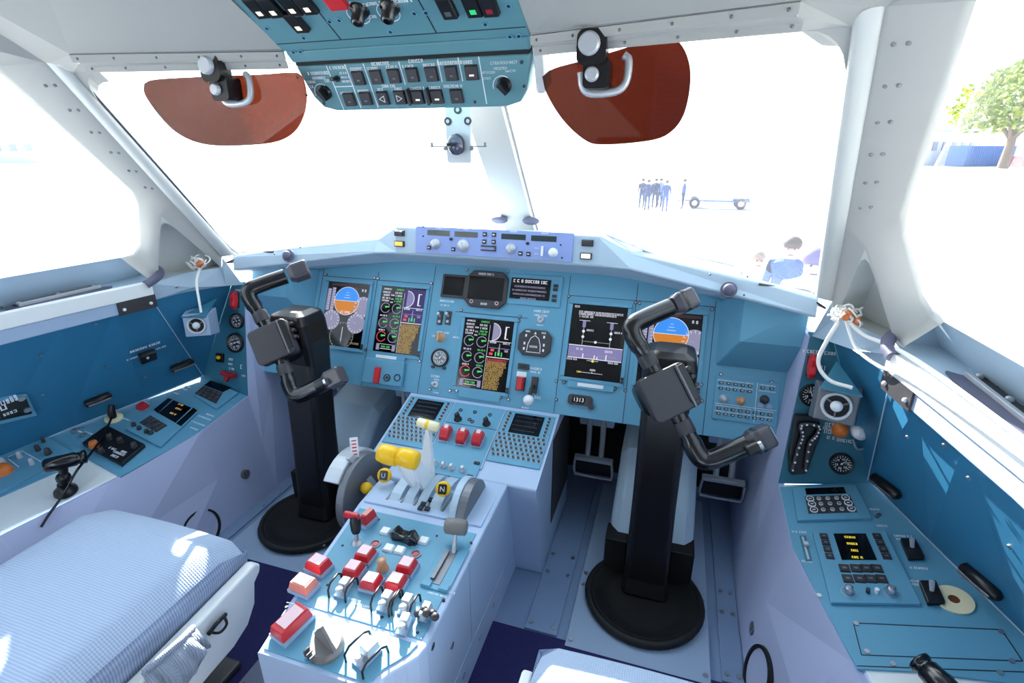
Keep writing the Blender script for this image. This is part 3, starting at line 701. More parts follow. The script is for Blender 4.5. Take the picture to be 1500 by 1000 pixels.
def engine(t, F, w, h, violet):
    X = lambda f: (f - .5) * w
    Y = lambda f: (.5 - f) * h
    for fy in (.33, .56, .77):
        for fx in (.14, .40):
            q = MB(); c = (X(fx), Y(fy)); rr = .0175
            for i in range(14):
                a0 = .5 + (2 * PI - .9) * i / 14; a1 = .5 + (2 * PI - .9) * (i + 1) / 14
                q.prism(F, [(c[0] + r_ * math.cos(a), c[1] + r_ * math.sin(a)) for r_, a in ((rr, a0), (rr, a1), (rr - .0022, a1), (rr - .0022, a0))], 0, .0005, 0 if (fy < .7 or fx > .3) else 2)
            a = .35; q.prism(F, [(c[0], c[1] + .001), (c[0], c[1] - .001), (c[0] + .014 * math.cos(a), c[1] + .014 * math.sin(a))], 0, .0007, 1)
            q.box(F, c[0] - .002, c[0] + .014, c[1] + .002, c[1] + .006, 0, .0005, 1)
            q.build('round_gauge', [G_L, G_G, G_R], t)
    q = MB()
    for fy in (.09, .135, .18, .22): 
        for fx, m in ((.12, 0), (.40, 1)): q.marks(F, X(fx), Y(fy), .026, .0055, .0006, 0 if fy < .15 else m, seed=int(fy * 999 + fx * 77))
    for fy in (.04, .45, .67): q.marks(F, X(.13), Y(fy), .026, .005, .0006, 0, seed=int(fy * 100)); q.marks(F, X(.42), Y(fy), .026, .005, .0006, 1, seed=int(fy * 101))
    for fy in (.13, .19, .24): q.marks(F, X(.265), Y(fy), .012, .004, .0006, 0)
    q.box(F, X(.53), X(.535), Y(.99), Y(.08), 0, .0005, 0)
    q.box(F, X(.06), X(.13), Y(.975), Y(.88), 0, .0005, 2); q.box(F, X(.42), X(.49), Y(.975), Y(.88), 0, .0005, 2)
    q.box(F, X(.15), X(.4), Y(.955), Y(.948), 0, .0005, 0); q.box(F, X(.13), X(.42), Y(.885), Y(.88), 0, .0005, 0); q.marks(F, X(.27), Y(.92), .03, .006, .0006, 1)
    q.build('engine_figures', [G_W, G_G, G_L], t)
    q = MB()
    if violet: q.box(F, X(.535), X(.995), Y(.52), Y(.015), 0, .0003, 3)
    c = (X(.60), Y(.17)); n = 18
    q.prism(F, [(c[0] + .036 * .7 * math.cos(-PI / 2 + PI * i / n), c[1] + .026 * math.sin(-PI / 2 + PI * i / n)) for i in range(n + 1)], .0003, .0006, 2)
    for i in range(n): 
        a0, a1 = -PI / 2 + PI * i / n, -PI / 2 + PI * (i + 1) / n
        q.prism(F, [(c[0] + k * .7 * .038 * math.cos(a), c[1] + k * .028 * math.sin(a)) for k, a in ((1, a0), (1, a1), (.93, a1), (.93, a0))], .0003, .0008, 0)
    q.box(F, X(.845), X(.875), Y(.26), Y(.08), .0003, .0006, 0); q.box(F, X(.86), X(.92), Y(.09), Y(.08), .0003, .0006, 0); q.box(F, X(.86), X(.92), Y(.26), Y(.25), .0003, .0006, 0)
    q.box(F, X(.54), X(.99), Y(.305), Y(.298), .0003, .0006, 0); q.marks(F, X(.63), Y(.32), .02, .005, .0008, 0); q.marks(F, X(.9), Y(.32), .02, .005, .0008, 0)
    q.box(F, X(.56), X(.97), Y(.40), Y(.393), .0003, .0006, 2)
    q.prism(F, [(X(.75), Y(.46)), (X(.79), Y(.46)), (X(.775), Y(.33)), (X(.765), Y(.33))], .0003, .0008, 2)
    q.box(F, X(.70), X(.72), Y(.51), Y(.45), .0003, .0007, 1); q.box(F, X(.82), X(.84), Y(.51), Y(.45), .0003, .0007, 1); q.box(F, X(.75), X(.79), Y(.50), Y(.455), .0003, .0008, 1)
    q.box(F, X(.60), X(.67), Y(.445), Y(.41), .0003, .0007, 4); q.box(F, X(.88), X(.95), Y(.44), Y(.41), .0003, .0007, 2); q.box(F, X(.58), X(.65), Y(.50), Y(.465), .0003, .0007, 4)
    q.build('wing_diagram', [G_W, G_G, G_V if violet else G_L, G_VD, G_R], t)
    q = MB(); q.box(F, X(.54), X(.99), Y(.535), Y(.525), 0, .0006, 2)
    for i in range(22):
        fy = .56 + i * .0198; e = .95 if i < 6 else (.90 if i < 12 else .84)
        q.marks(F, X((.55 + e) / 2), Y(fy), w * (e - .55), .0034, .0006, 1 if i < 2 and not violet else 0, seed=i + 50)
    q.build('message_list', [G_Y, G_R, G_W], t)
def hydraulic(t, F, w, h):
    X = lambda f: (f - .5) * w
    Y = lambda f: (.5 - f) * h
    q = MB(); q.marks(F, X(.08), Y(.035), .013, .006)
    for fy, a, e in ((.10, .13, .92), (.13, .13, .80), (.165, .13, .40)): q.marks(F, X((a + e) / 2), Y(fy), w * (e - a), .0055, .0006, 0, seed=int(fy * 1000))
    q.build('text_lines', G_W, t)
    q = MB()
    for fx in (.25, .75):
        q.box(F, X(fx - .1), X(fx + .1), Y(.222), Y(.216), 0, .0005, 1); q.box(F, X(fx - .03), X(fx + .03), Y(.31), Y(.222), 0, .0005, 2); q.box(F, X(fx) - .0009, X(fx) + .0009, Y(.55), Y(.30), 0, .0005, 0)
        for fy in (.365, .44): q.cyl(F, (X(fx), Y(fy)), .0042, 0, .0007, 14, 1)
        q.marks(F, X(fx + .12), Y(.345), .02, .005, .0006, 1)
    q.box(F, X(.25), X(.75), Y(.502), Y(.497), 0, .0005, 0); q.cyl(F, (X(.49), Y(.50)), .004, 0, .0007, 14, 1)
    q.build('pipe_diagram', [mat('screen_line_grey', (150, 150, 140), .3, emit=(170, 168, 150), estr=.4), G_W, G_V], t)
    q = MB(); q.box(F, X(.0) + .002, X(1) - .002, Y(.73), Y(.555), 0, .0004, 0)
    q.box(F, X(.0) + .002, X(1) - .002, Y(.565), Y(.555), .0004, .0006, 1); q.box(F, X(0) + .002, X(1) - .002, Y(.735), Y(.725), .0004, .0006, 1)
    for fx, hh in ((.28, .06), (.49, .05), (.54, .03), (.70, .07)): q.box(F, X(fx), X(fx + .02), Y(.725), Y(.725 - hh), .0004, .0008, 1)
    for fx in (.12, .38, .62, .82): q.marks(F, X(fx), Y(.68), .022, .006, .0008, 2, seed=int(fx * 100))
    q.marks(F, X(.22), Y(.61), .02, .006, .0008, 1); q.marks(F, X(.74), Y(.61), .02, .006, .0008, 1)
    q.build('level_band', [G_V, G_W, G_L], t)
    q = MB(); q.marks(F, X(.1), Y(.755), .03, .005, .0006, 1); q.marks(F, X(.85), Y(.755), .03, .005, .0006, 1); q.box(F, X(.37), X(.58), Y(.757), Y(.752), 0, .0005, 1); q.cyl(F, (X(.48), Y(.757)), .004, 0, .0006, 12, 0)
    q.marks(F, X(.49), Y(.875), .018, .005, .0006, 1); q.box(F, X(.24), X(.68), Y(.92), Y(.915), 0, .0005, 1); q.box(F, X(.485), X(.495), Y(.92), Y(.895), 0, .0005, 1); q.marks(F, X(.25), Y(.915), .016, .005, .0007, 0)
    q.build('trim_scale', [G_YL, G_W], t)
vc = zz(.630)
t, F = display('cockpit_display', 'leftmost tall display with blue and brown attitude ball, left of the left yoke head', -.528, vc, DW, DH); pfd(t, F, DW, DH)
t, F = display('cockpit_display', 'tall display with violet upper right corner, second from left', -.320, vc, DW, DH); engine(t, F, DW, DH, True)
t, F = display('cockpit_display', 'lowest tall display, in the centre above the pedestal, green ring gauges on black', -.011, zz(.560), DW, DH); engine(t, F, DW, DH, False)
t, F = display('cockpit_display', 'tall black display with white pipe diagram and lilac band, left of the right yoke', .324, zz(.625), DW, DH); hydraulic(t, F, DW, DH)
t, F = display('cockpit_display', 'rightmost tall display with attitude ball, behind the right control yoke', .530, zz(.623), DW, DH); pfd(t, F, DW, DH)
# ---- small instruments of the middle
c = px_rect(IP, (652, 403), (680, 436.5)); F = IP.sub(c[0], c[1])
t = thing('standby_display', 'small square blank black display left of the octagonal-framed one', 'display', F)
q = MB(); q.cbox(F, (0, 0), c[2] + .008, c[3] + .006, 0, .008); q.build('case', CHAR, t, bevel=.003)
q = MB(); q.cbox(F, (0, 0), c[2] - .008, c[3] - .010, .008, .0086); q.build('screen', SCR, t)
c = px_rect(IP, (687, 396), (741, 454)); F = IP.sub(c[0], c[1]); w, h = c[2] / 2, c[3] / 2; k = .022
t = thing('radar_display', 'square blank black display in a thick dark octagonal frame, top middle', 'display', F)
oct_ = lambda w, h, k: [(-w + k, -h), (w - k, -h), (w, -h + k), (w, h - k), (w - k, h), (-w + k, h), (-w, h - k), (-w, -h + k)]
q = MB(); q.prism(F, oct_(w, h, k), 0, .014); q.build('frame', CHAR, t, bevel=.003)
q = MB(); q.box(F, -w + .012, w - .012, -h + .024, h - .02, .014, .0146); q.build('screen', SCR, t)
q = MB(); q.marks(F, -.005, h - .011, .05, .006, .0146); q.marks(F, 0, -h + .011, .02, .006, .0146)
for x in (-w + .028, w - .028): q.ring(F, (x, -h + .016), .004, .006, .014, .016, 14, 1)
q.build('lettering', [INK, PINKW], t)
c = px_rect(IP, (748.5, 404), (818, 447.5)); F = IP.sub(c[0], c[1])
t = thing('text_display', 'wide small black display with rows of white text, top right of middle', 'display', F)
q = MB(); q.cbox(F, (0, 0), c[2] + .01, c[3] + .014, 0, .005); q.build('plate', TEAL, t, bevel=.001)
q = MB(); q.box(F, -c[2] / 2 + .006, c[2] / 2 - .03, -c[3] / 2 + .01, c[3] / 2 - .006, .005, .008); q.build('screen', SCR, t)
q = MB(); q.marks(F, -.014, .025, .106, .009, .0086)
for y, w in ((.008, .10), (-.004, .108), (-.016, .10), (-.028, .05)): q.marks(F, -.014, y, w, .005, .0086, 1)
q.build('text_lines', [G_W, G_L], t)
for y in (.018, .006, -.014, -.027):
    q = MB(); q.cbox(F, (c[2] / 2 - .014, y), .014, .009, .005, .009); q.build('key', KEYG, t)
c = px_rect(IP, (762.5, 481), (805.5, 524.5)); F = IP.sub(c[0], c[1]); w, h = c[2] / 2, c[3] / 2
t = thing('flap_indicator', 'dark octagonal indicator with a white arch-shaped scale, right of the central display', 'gauge', F)
q = MB(); q.prism(F, oct_(w, h, .018), 0, .010); q.build('case', CHAR, t, bevel=.003)
q = MB(); q.tube([F.p(x, y, .0105) for x, y in [(-.021, -.026), (-.019, -.005), (-.012, .014), (0, .022), (.012, .014), (.019, -.005), (.021, -.026)]], .0012, 6)
q.cbox(F, (0, -.029), .044, .0018, .010, .0112); q.marks(F, 0, -.012, .026, .006, .0112); q.prism(F, [(-.004, .026), (.004, .026), (0, .034)], .01, .0112)
for x, y in ((-.028, .02), (.028, .02), (-.03, -.004), (.03, -.004), (-.03, -.02), (.03, -.02)): q.cbox(F, (x, y), .005, .008, .01, .0112)
q.marks(F, -.024, .033, .014, .005, .0112); q.marks(F, .026, .032, .014, .005, .0112)
q.build('scale', INK, t)
def gauge(name, label, F, r, cat='gauge', dark=True, depth=.008, ticks=24, hand=.9):
    t = thing(name, label, cat, F)
    q = MB(); q.lathe(F, (0, 0), [(r * 1.08, 0), (r * 1.08, depth), (r * .96, depth + .002), (r * .90, depth * .6), (0, depth * .6)], 32); q.build('case', BLACK, t)
    q = MB(); z = depth * .6
    for i in range(ticks):
        a = 2 * PI * i / ticks; k = .3 if i % 3 == 0 else .16
        q.cbox(F.sub(r * (.84 - k / 2) * math.cos(a), r * (.84 - k / 2) * math.sin(a), 0, a), (0, 0), r * k, r * .06, z, z + .0008)
    for i in range(6):
        a = 2 * PI * i / 6 + .3; q.marks(F, r * .48 * math.cos(a), r * .48 * math.sin(a), r * .26, r * .2, z + .0008)
    q.build('dial_marks', INK, t)
    q = MB(); G = F.sub(0, 0, z + .001, hand); q.prism(G, [(-r * .15, -r * .06), (r * .7, 0), (-r * .15, r * .06)], 0, .001); q.cyl(F, (0, 0), r * .1, z, z + .002, 12); q.build('needle', INK, t)
    return t
F = IP.sub(*IP.q(645, 524)); 
t = gauge('round_clock', 'round dial clock with silver-grey face between the two left-middle displays', F, .027, 'clock')
q = MB(); q.cyl(F, (0, 0), .0235, .004, .0052, 28); q.build('face', GREYM, t)
for sx in (-1, 1): q = MB(); q.cyl(F, (sx * .019, -.031), .005, 0, .010, 12); q.build('button', CHAR, t)
# switches on the panel
for px in (645, 657):
    F = IP.sub(*IP.q(px, 465.5)); q = MB(); q.cbox(F, (0, 0), .018, .044, 0, .004); o = q.build('switch_plate', CHAR, IPt, bevel=.001)
    q = MB(); q.tube([F.p(0, .004, .004), F.p(0, .012, .022)], [.0035, .0045], 10); q.cbox(F, (0, -.012), .008, .008, .004, .006); q.build('toggle', SILV, o)
F = IP.sub(*IP.q(646, 494)); q = MB(); q.lathe(F, (0, 0), [(.016, 0), (.016, .003), (.0125, .004), (.011, .02), (.004, .023)], 20); q.cbox(F, (0, 0), .005, .026, .012, .026); q.build('selector_knob', TANK, IPt, label='tan selector knob')
for px, py, m in ((638, 563, SILV), (792, 468, SILV)):
    F = IP.sub(*IP.q(px, py)); q = MB(); q.lathe(F, (0, 0), [(.011, 0), (.011, .003), (.007, .004)], 16); q.tube([F.p(0, 0, .003), F.p(0, .004, .024)], [.003, .005], 10); q.build('toggle_switch', m, IPt)
# landing gear lever group
F = IP.sub(*IP.q(775, 572))
t = thing('landing_gear_lever', 'black lever with white round knob at lower right of the central display', 'lever', F)
q = MB(); a = F.q(783, 564); q.cbox(F, a, .020, .05, 0, .008); q.build('slot_plate', CHAR, t, bevel=.002)
q = MB(); c2 = F.q(774, 586, .045); q.tube([F.p(a[0], a[1] - .004, .008), F.p(a[0], a[1] - .012, .035), F.p(*c2, .04)], [.006, .006, .005], 10); q.build('arm', BLACK, t)
q = MB(); p = F.p(*c2, .045); G = Fr(p, F.u, F.v); q.lathe(G, (0, 0), [(.002, -.014), (.013, -.010), (.016, 0), (.013, .010), (.002, .014)], 20); q.build('wheel_knob', WPLAS, t)
t = thing('guarded_switch', 'red guarded switch on the panel left of the landing gear lever', 'switch', IP.sub(*IP.q(763, 562)))
F = IP.sub(*IP.q(763, 562)); q = MB(); q.cbox(F, (0, 0), .028, .042, 0, .005); q.build('base', CHAR, t)
q = MB(); q.box(F, -.011, .011, -.02, .022, .005, .020, 0, .003); q.build('guard', RED, t, bevel=.002)
c = IP.q(767, 537); q = MB(); q.cbox(IP, c, .034, .018, 0, .005); o = q.build('small_window', CHAR, IPt); q = MB(); q.cbox(IP, c, .024, .010, .005, .0056); q.build('glass', LCDG, o)
c = IP.q(764, 548); q = MB(); q.cbox(IP, c, .03, .016, 0, .001); q.build('white_plate', INK, IPt, label='small white label plate')
# counter
F = IP.sub(*IP.q(850, 586)); t = thing('number_counter', 'small dark counter window showing white digits below the pipe-diagram display', 'counter', F)
q = MB(); q.prism(F, rrect(.072, .03, .010), 0, .007); q.build('frame', CHAR, t, bevel=.001)
q = MB(); q.cbox(F, (-.004, 0), .036, .017, .007, .008); q.build('window', SCR, t)
q = MB(); q.text(F, -.004, 0, .0165, '1313', .0086); q.build('digits', G_W, t)
q = MB(); c = F.q(866, 596); q.cyl(F, c, .008, 0, .014, 16); q.build('knob', CHAR, t)
# audio / selector keypad
u0, u1, v0, v1 = .655, .823, zz(.478), zz(.572)
F = IP.sub((u0 + u1) / 2, (v0 + v1) / 2 - .004); w, h = u1 - u0 - .008, (v1 - v0)
t = thing('selector_panel', 'keypad panel of small buttons and three knobs at far right of instrument panel', 'control panel', F)
q = MB(); q.cbox(F, (0, 0), w, h + .01, 0, .004); q.build('plate', TEAL, t, bevel=.001)
q = MB()
q.box(F, .024, .0252, -h / 2, h / 2, .004, .0046); q.box(F, -w / 2 + .004, w / 2 - .004, -.016, -.0148, .004, .0046)
for y in (h / 2 - .004, h / 2 - .020, -.021, -.036): q.marks(F, -.03, y, .09, .003, .0046); q.marks(F, .05, y, .04, .003, .0046)
q.build('lettering', INK, t)
first = None
def keyrow(xs, y, kw=.011, kh=.0065):
    global first
    for x in xs:
        if first is None:
            q = MB(); q.cbox(F, (x, y), kw, kh, .004, .008, 0, .001); q.cbox(F, (x, y), kw * .5, kh * .3, .008, .0083, 1); first = (q.build('button', [KEYG, INK], t), x, y)
        else: cpart(first[0], t, (x - first[1], y - first[2], 0))
for y in (h / 2 - .011, h / 2 - .026): keyrow([-.065 + i * .018 for i in range(5)], y)
for y in (-.028, -.042): keyrow([-.065 + i * .018 for i in range(8)], y)
keyrow([.038, .06], h / 2 - .012)
for x, y, m in ((-.055, -.001, SILV), (-.012, -.001, TANK), (.045, .01, CHAR)):
    q = MB(); q.lathe(F, (x, y), [(.012, .004), (.012, .006), (.009, .007), (.008, .02), (.003, .022)], 18); q.build('knob', m, t)
for x in (.036, .058): q = MB(); q.cbox(F, (x, -.006), .013, .011, .004, .007); q.build('square_key', GREYP, t)
# ================================================================== PEDESTAL
PT = thing('centre_pedestal', 'pale blue centre pedestal between the two seats, reaching the instrument panel', 'pedestal', V((0, .9, 0)))
b = MB()
b.loft([[V((x, y, z)) for y, z in ((1.067, .342), (1.335, .425), (1.42, .425), (1.5, .30), (1.5, 0), (1.147, 0))] for x in (-.243, .243)])
b.build('forward_housing', PEDP, PT, bevel=.006, seg=3)
b = MB()
def xl(y): return -.166 if y > .9 else -.166 + (.9 - y) * .11
rings = []
for y, z, xr in ((1.16, .345, .166), (.9, .335, .166), (.65, .325, .166), (.60, .3232, .166), (.58, .3207, .160), (.562, .3183, .146), (.545, .3159, .130), (.53, .3139, .120), (.508, .3109, .112)):
    rings.append([V((xl(y), y, 0)), V((xr, y, 0)), V((xr, y, z)), V((xl(y), y, z))])
b.loft(rings); b.build('rear_housing', PEDP, PT, bevel=.005, seg=3)
b = MB(); b.box(W, .2435, .2455, 1.25, 1.49, .10, .385); b.build('side_grille', CHAR, PT)
s = MB()
for y, z in ((.70, .21), (.62, .14), (.85, .06), (.75, .06), (.95, .06), (.62, .30)): s.cyl(frame_at((.166, y, z), (1, 0, 0)), (0, 0), .007, 0, .002, 12)
build_each(s, 'screw', STEEL, PT)
s = MB(); s.box(W, .1655, .1672, .54, 1.14, .098, .1); s.box(W, .1655, .1672, .80, .802, .1, .33); s.build('seams', GREYP, PT)

# ---- rear control panel: blue plates with their guards, keys and latches
RP = thing('rear_control_panel', 'sunlit blue switch panel with many red guards on the rear top of the pedestal', 'control panel', PA.p(0, -.15))
H0 = .0025
b = MB(); y1 = -.018; y0 = -.292
pl = [(xl(.9 + y1) + .012, y1), (.152, y1), (.152, y0), (xl(.61) + .012, y0)]
b.prism(PA, pl, -.003, H0)
b.prism(PR, [(xl(.595) + .012, -.002), (.150, -.002), (.142, -.022), (.128, -.040), (.112, -.058), (.10, -.086), (xl(.52) + .010, -.086)], -.003, H0)
b.build('plate', TEAL, RP, bevel=.0008)
d = MB()
for F, a, c in ((PA, (560, 758), (455, 893)), (PA, (647, 780), (577, 905)), (PA, (498, 803), (500, 803.5)), (PR, (449, 925), (432, 957)), (PA, (420, 882), (455, 889))): seam(F, a, c, .0018, d)
for px, py, w in ((520, 880, .03), (531, 888, .03), (536, 895, .03), (640, 872, .04), (650, 866, .05), (540, 800, .02), (600, 800, .02)): d.marks(PA, *PA.q(px, py), w, .004, H0 + .0006)
d.build('lettering', INK, RP)
s = MB()
for px, py in ((530, 770), (555, 762), (502, 800), (475, 800), (690, 796), (640, 786), (612, 928), (650, 880), (560, 905), (480, 858), (420, 890)): s.cyl(PA, PA.q(px, py), .003, 0, H0 + .001, 8)
build_each(s, 'screw', INKD, RP)
def guard(px, py, w, d_, h, F, base, top, rot=0, hh=.012):
    c = F.q(px, py, hh); G = F.sub(c[0], c[1], H0, rot)
    q = MB(); q.cbox(G, (0, 0), w * 1.08, d_ * 1.05, 0, h * .35); o = q.build('switch_base', GREYP, RP, bevel=.001)
    q = MB(); q.box(G, -w / 2, w / 2, -d_ / 2, d_ / 2, h * .35, h, 0, .004); q.build('guard', base, o, bevel=.002)
    q = MB(); q.box(G, -w * .32, w * .32, -d_ * .30, d_ * .34, h, h + .0015); q.build('label_face', top, o)
for px, py in ((535, 813), (518, 835), (544, 853), (580, 854), (596, 830)): guard(px, py, .037, .037, .024, PA, RED, PINKW)
guard(467, 829, .046, .036, .028, PA, RED, PINKW, -.15); guard(445, 858, .048, .036, .026, PA, SALMON, PINKW, -.1)
guard(428, 914, .040, .066, .030, PR, RED, PINKW, -.25)
guard(540, 762, .020, .040, .034, PA, RED, SALMON, -.15)
for px, py in ((565, 780), (621, 794), (570, 805), (586, 808)):
    c = PA.q(px, py); q = MB(); q.cbox(PA, c, .023, .022, H0, .009, 0, .002); q.build('white_key', WPLAS, RP, bevel=.001)
for px, py in ((550, 798), (609, 813)):
    c = PA.q(px, py); q = MB(); q.ring(PA, c, .009, .0125, H0, .005, 20); q.cyl(PA, c, .006, H0, .004, 16, 1); q.build('ring_socket', [GREYM, RED], RP)
c = PA.q(592, 783, .015); G = PA.sub(c[0], c[1], H0, -.1); q = MB()
q.loft([[G.p(x, y * k, z) for x, y, z in ((-.03, -.012, 0), (-.03, .012, 0), (-.028, .010, h), (-.028, -.010, h))] if 0 else [G.p(x, -.016 * k, 0), G.p(x, .016 * k, 0), G.p(x, .013 * k, h), G.p(x, 0, h * .8), G.p(x, -.013 * k, h)] for x, k, h in ((-.032, .6, .014), (-.022, 1, .026), (-.006, .8, .018), (.006, .8, .018), (.022, 1, .028), (.034, .6, .016))])
q.build('sculpted_knob', BLACKS, RP, bevel=.003)
c = PA.q(560, 828, .012); q = MB(); q.lathe(PA, c, [(.013, H0), (.013, .006), (.009, .010), (.010, .026), (.004, .029)], 16); q.build('selector_knob', TANK, RP)
def latch(px, py, F, s_=1, loops=True, rot=0):
    c = F.q(px, py, .01); G = F.sub(c[0], c[1], H0, rot); q = MB()
    q.cbox(G, (0, 0), .022 * s_, .036 * s_, 0, .004); o = q.build('switch_base', GREYP, RP)
    q = MB(); q.box(G, -.010 * s_, .010 * s_, -.004 * s_, .018 * s_, .004, .022 * s_, 0, .002); q.lathe(G, (0, -.012 * s_), [(.007, .004), (.006, .012), (.008, .018), (.004, .021)], 12); q.build('switch_block', SILV, o, bevel=.001)
    if loops:
        q = MB()
        for x in (-.019 * s_, .019 * s_): q.tube([G.p(x, -.022 * s_, 0), G.p(x, -.021 * s_, .018), G.p(x, -.012 * s_, .027), G.p(x, .012 * s_, .027), G.p(x, .021 * s_, .018), G.p(x, .022 * s_, 0)], .0022, 8)
        build_each(q, 'wire_guard', BLACK, o)
latch(503, 861, PA); latch(565, 881, PA); latch(595, 886, PA); latch(623, 896, PA, .9, False); latch(592, 914, PA, .95, False, .1)
latch(537, 958, PR, 1.25, True, -.35)
c = PA.q(625, 904, .012); q = MB()
for k in range(5): q.ball(PA.p(c[0] + (k - 2) * .009, c[1] + (k % 2) * .008, .016 + .004 * (k % 3)), .008, n=10)
q.build('wrinkled_knob', CHAR, RP)
# fin shaped trim knob
c = PR.q(480, 950); G = PR.sub(c[0], c[1], H0, -.35)
t = thing('trim_selector', 'grey fin-shaped trim knob on the rear slope of the pedestal, in the sun', 'knob', G)
q = MB(); q.lathe(G, (0, 0), [(.030, 0), (.030, .012), (.026, .016)], 28); q.build('drum', GREYK, t)
q = MB(); q.loft([[G.p(x, -.004, .014), G.p(x, .004, .014), G.p(x, .003, h), G.p(x, -.003, h)] for x, h in ((-.028, .022), (-.01, .048), (.006, .066), (.02, .034), (.03, .020))]); q.build('fin', GREYK, t, bevel=.0015)
q = MB()
for x in (-.018, -.008, .002): q.box(G, x, x + .002, -.034, -.022, .002, .017)
q.build('ribs', GREYM, t)
# speed brake lever in its slot plate
c = PA.q(650, 828); 
t = thing('speed_brake_lever', 'grey barrel-headed lever standing in a curved slot at right of pedestal', 'lever', PA.p(c[0], c[1]))
a = PA.q(668, 803); e = PA.q(637, 866); cx = (a[0] + e[0]) / 2
q = MB(); q.box(PA, cx - .030, cx + .030, e[1], a[1], H0, .0055); q.build('slot_plate', TEAL, t, bevel=.001)
q = MB(); q.box(PA, cx - .007, cx + .007, e[1] + .012, a[1] - .01, .0055, .0068); q.box(PA, cx - .016, cx - .008, e[1] + .02, a[1] - .02, .0055, .012); q.build('slot', GREYM, t)
q = MB()
for x in (-.024, .024): q.cbox(PA, (cx + x * .8, e[1] + .008), .02, .014, .0055, .010)
q.build('stops', TEAL, t, bevel=.001)
kp = onx(668, 771, .118); bp = PA.p(cx, a[1] - .018, .004)
q = MB(); q.tube([bp, lerp(bp, kp, .5), kp], [.005, .0045, .0045], 10); q.build('stem', SILV, t)
q = MB(); G = frame_at(kp, (1, .15, 0)); q.lathe(G, (0, 0), [(.012, -.025), (.017, -.022), (.018, 0), (.017, .022), (.012, .025)], 20); q.build('barrel_head', GREYK, t)
# black fuel lever at the left front corner
bp = PA.w(523, 796); kp = onx(520, 757, bp.x - .012)
t = thing('park_lever', 'small black lever with red wing tip at front left corner of pedestal panel', 'lever', bp)
q = MB(); q.lathe(Fr(bp, PA.u, PA.v), (0, 0), [(.014, 0), (.012, .005), (.006, .008)], 16); q.build('collar', SILV, t)
m_ = lerp(bp, kp, .38); q = MB(); q.tube([bp + V((0, 0, .004)), m_], .0045, 10); q.build('stem', STEEL, t)
q = MB(); q.tube([m_, lerp(bp, kp, .5), lerp(bp, kp, .8), kp], [.008, .011, .0125, .011], 12); q.build('grip', BLACK, t)
q = MB(); q.box(Fr(kp, (1, 0, 0), (0, 1, 0)), -.028, .012, -.006, .006, -.004, .010, 0, .002); q.build('wing_tip', RED, t, bevel=.002)

# ---- keyboard units on the forward block
def cdu(name, label, cx):
    v1 = .262; v0 = PC.q(748, 681)[1]
    w = .150; h = v1 - v0; F = PC.sub(cx, (v0 + v1) / 2)
    t = thing(name, label, 'keyboard unit', F, 'keyboard units on the pedestal')
    q = MB(); q.cbox(F, (0, 0), w, h, 0, .004); q.build('plate', TEAL, t, bevel=.0012)
    G = F.sub(0, 0, .004); sh = h * .44
    q = MB(); q.box(G, -w * .30, w * .30, h / 2 - sh, h / 2 - .010, 0, .0012); q.build('screen', SCR, t)
    q = MB()
    for i in range(4): q.marks(G, -.002 * i, h / 2 - .022 - i * sh * .2, w * (.5 - .04 * (i % 2)), .0036, .0018, 0, seed=i + int(cx * 100))
    q.build('text_lines', mat('screen_faint_text', (60, 62, 72), .3), t)
    src = None; n = 0
    def key(x, y):
        nonlocal src
        if src is None:
            q = MB(); q.cyl(G, (x, y), .0058, 0, .0016, 12, 0); q.cyl(G, (x, y), .0044, .0016, .0036, 12, 1, .0042); src = (q.build('key', [SILV, CHAR], t), x, y)
        else: cpart(src[0], t, (x - src[1], y - src[2], 0))
    for sx in (-1, 1):
        for i in range(6): key(sx * w * .40, h / 2 - .014 - i * sh * .155)
    rows = 6; y0_ = h / 2 - sh - .011; dy = (h - sh - .02) / rows
    for r_ in range(rows):
        for i in range(10): key(-w * .43 + i * w * .86 / 9 + (.003 if r_ % 2 else -.003), y0_ - r_ * dy)
    return t
cdu('keyboard_unit', 'left keyboard and screen unit on the pedestal, partly behind the white lever', -.160)
cdu('keyboard_unit', 'right keyboard and screen unit on the pedestal, fully in view', .160)
# middle panel with three red guards
F = PC.sub(0, .135)
t = thing('engine_start_panel', 'blue middle panel of the pedestal with three red guarded switches', 'control panel', F)
lo, hi = PC.q(668, 682)[1] - .135, .262 - .135
q = MB(); q.box(F, -.082, .082, lo, hi, 0, .004); q.build('plate', TEAL, t, bevel=.001)
H = .004
d = MB(); 
for y in (PC.q(690, 625)[1] - .135,): d.box(F, -.082, .082, y - .0007, y + .0007, H, H + .0006)
d.box(F, -.0825, -.0815, lo, hi, H, H + .0008, 1); d.box(F, .0815, .0825, lo, hi, H, H + .0008, 1)
d.build('seams', [INKD, INK], t)
def fq(px, py, h=0): a = PC.q(px, py, h); return a[0], a[1] - .135
for px, py in ((670, 610), (712, 617)):
    c = fq(px, py, .015); q = MB(); q.lathe(F, c, [(.012, H), (.012, H + .003), (.008, H + .004), (.0075, .026), (.004, .028)], 16); q.cbox(F, c, .003, .018, .02, .0285); q.build('knob', BLACK, t)
for px, py in ((675, 602), (696, 605), (718, 609), (688, 616), (692, 619)):
    c = fq(px, py); q = MB(); q.ring(F, c, .0035, .006, H, H + .002, 14); q.build('socket', CHAR, t)
for px, py in ((653, 635), (677, 640), (700, 643)):
    c = fq(px, py, .014); q = MB(); q.cbox(F, c, .028, .050, H, .008); o = q.build('switch_base', GREYP, t)
    q = MB(); q.loft([[F.p(c[0] + sx, c[1] + y, z) for y, z in ((-.022, .008), (.024, .008), (.020, .028), (.0, .034), (-.020, .022))] for sx in (-.0125, .0125)]); q.build('red_guard', RED, o, bevel=.003)
    q = MB(); q.cbox(F, (c[0], c[1] + .012), .012, .014, .031, .0335); q.build('label_face', PINKW, o)
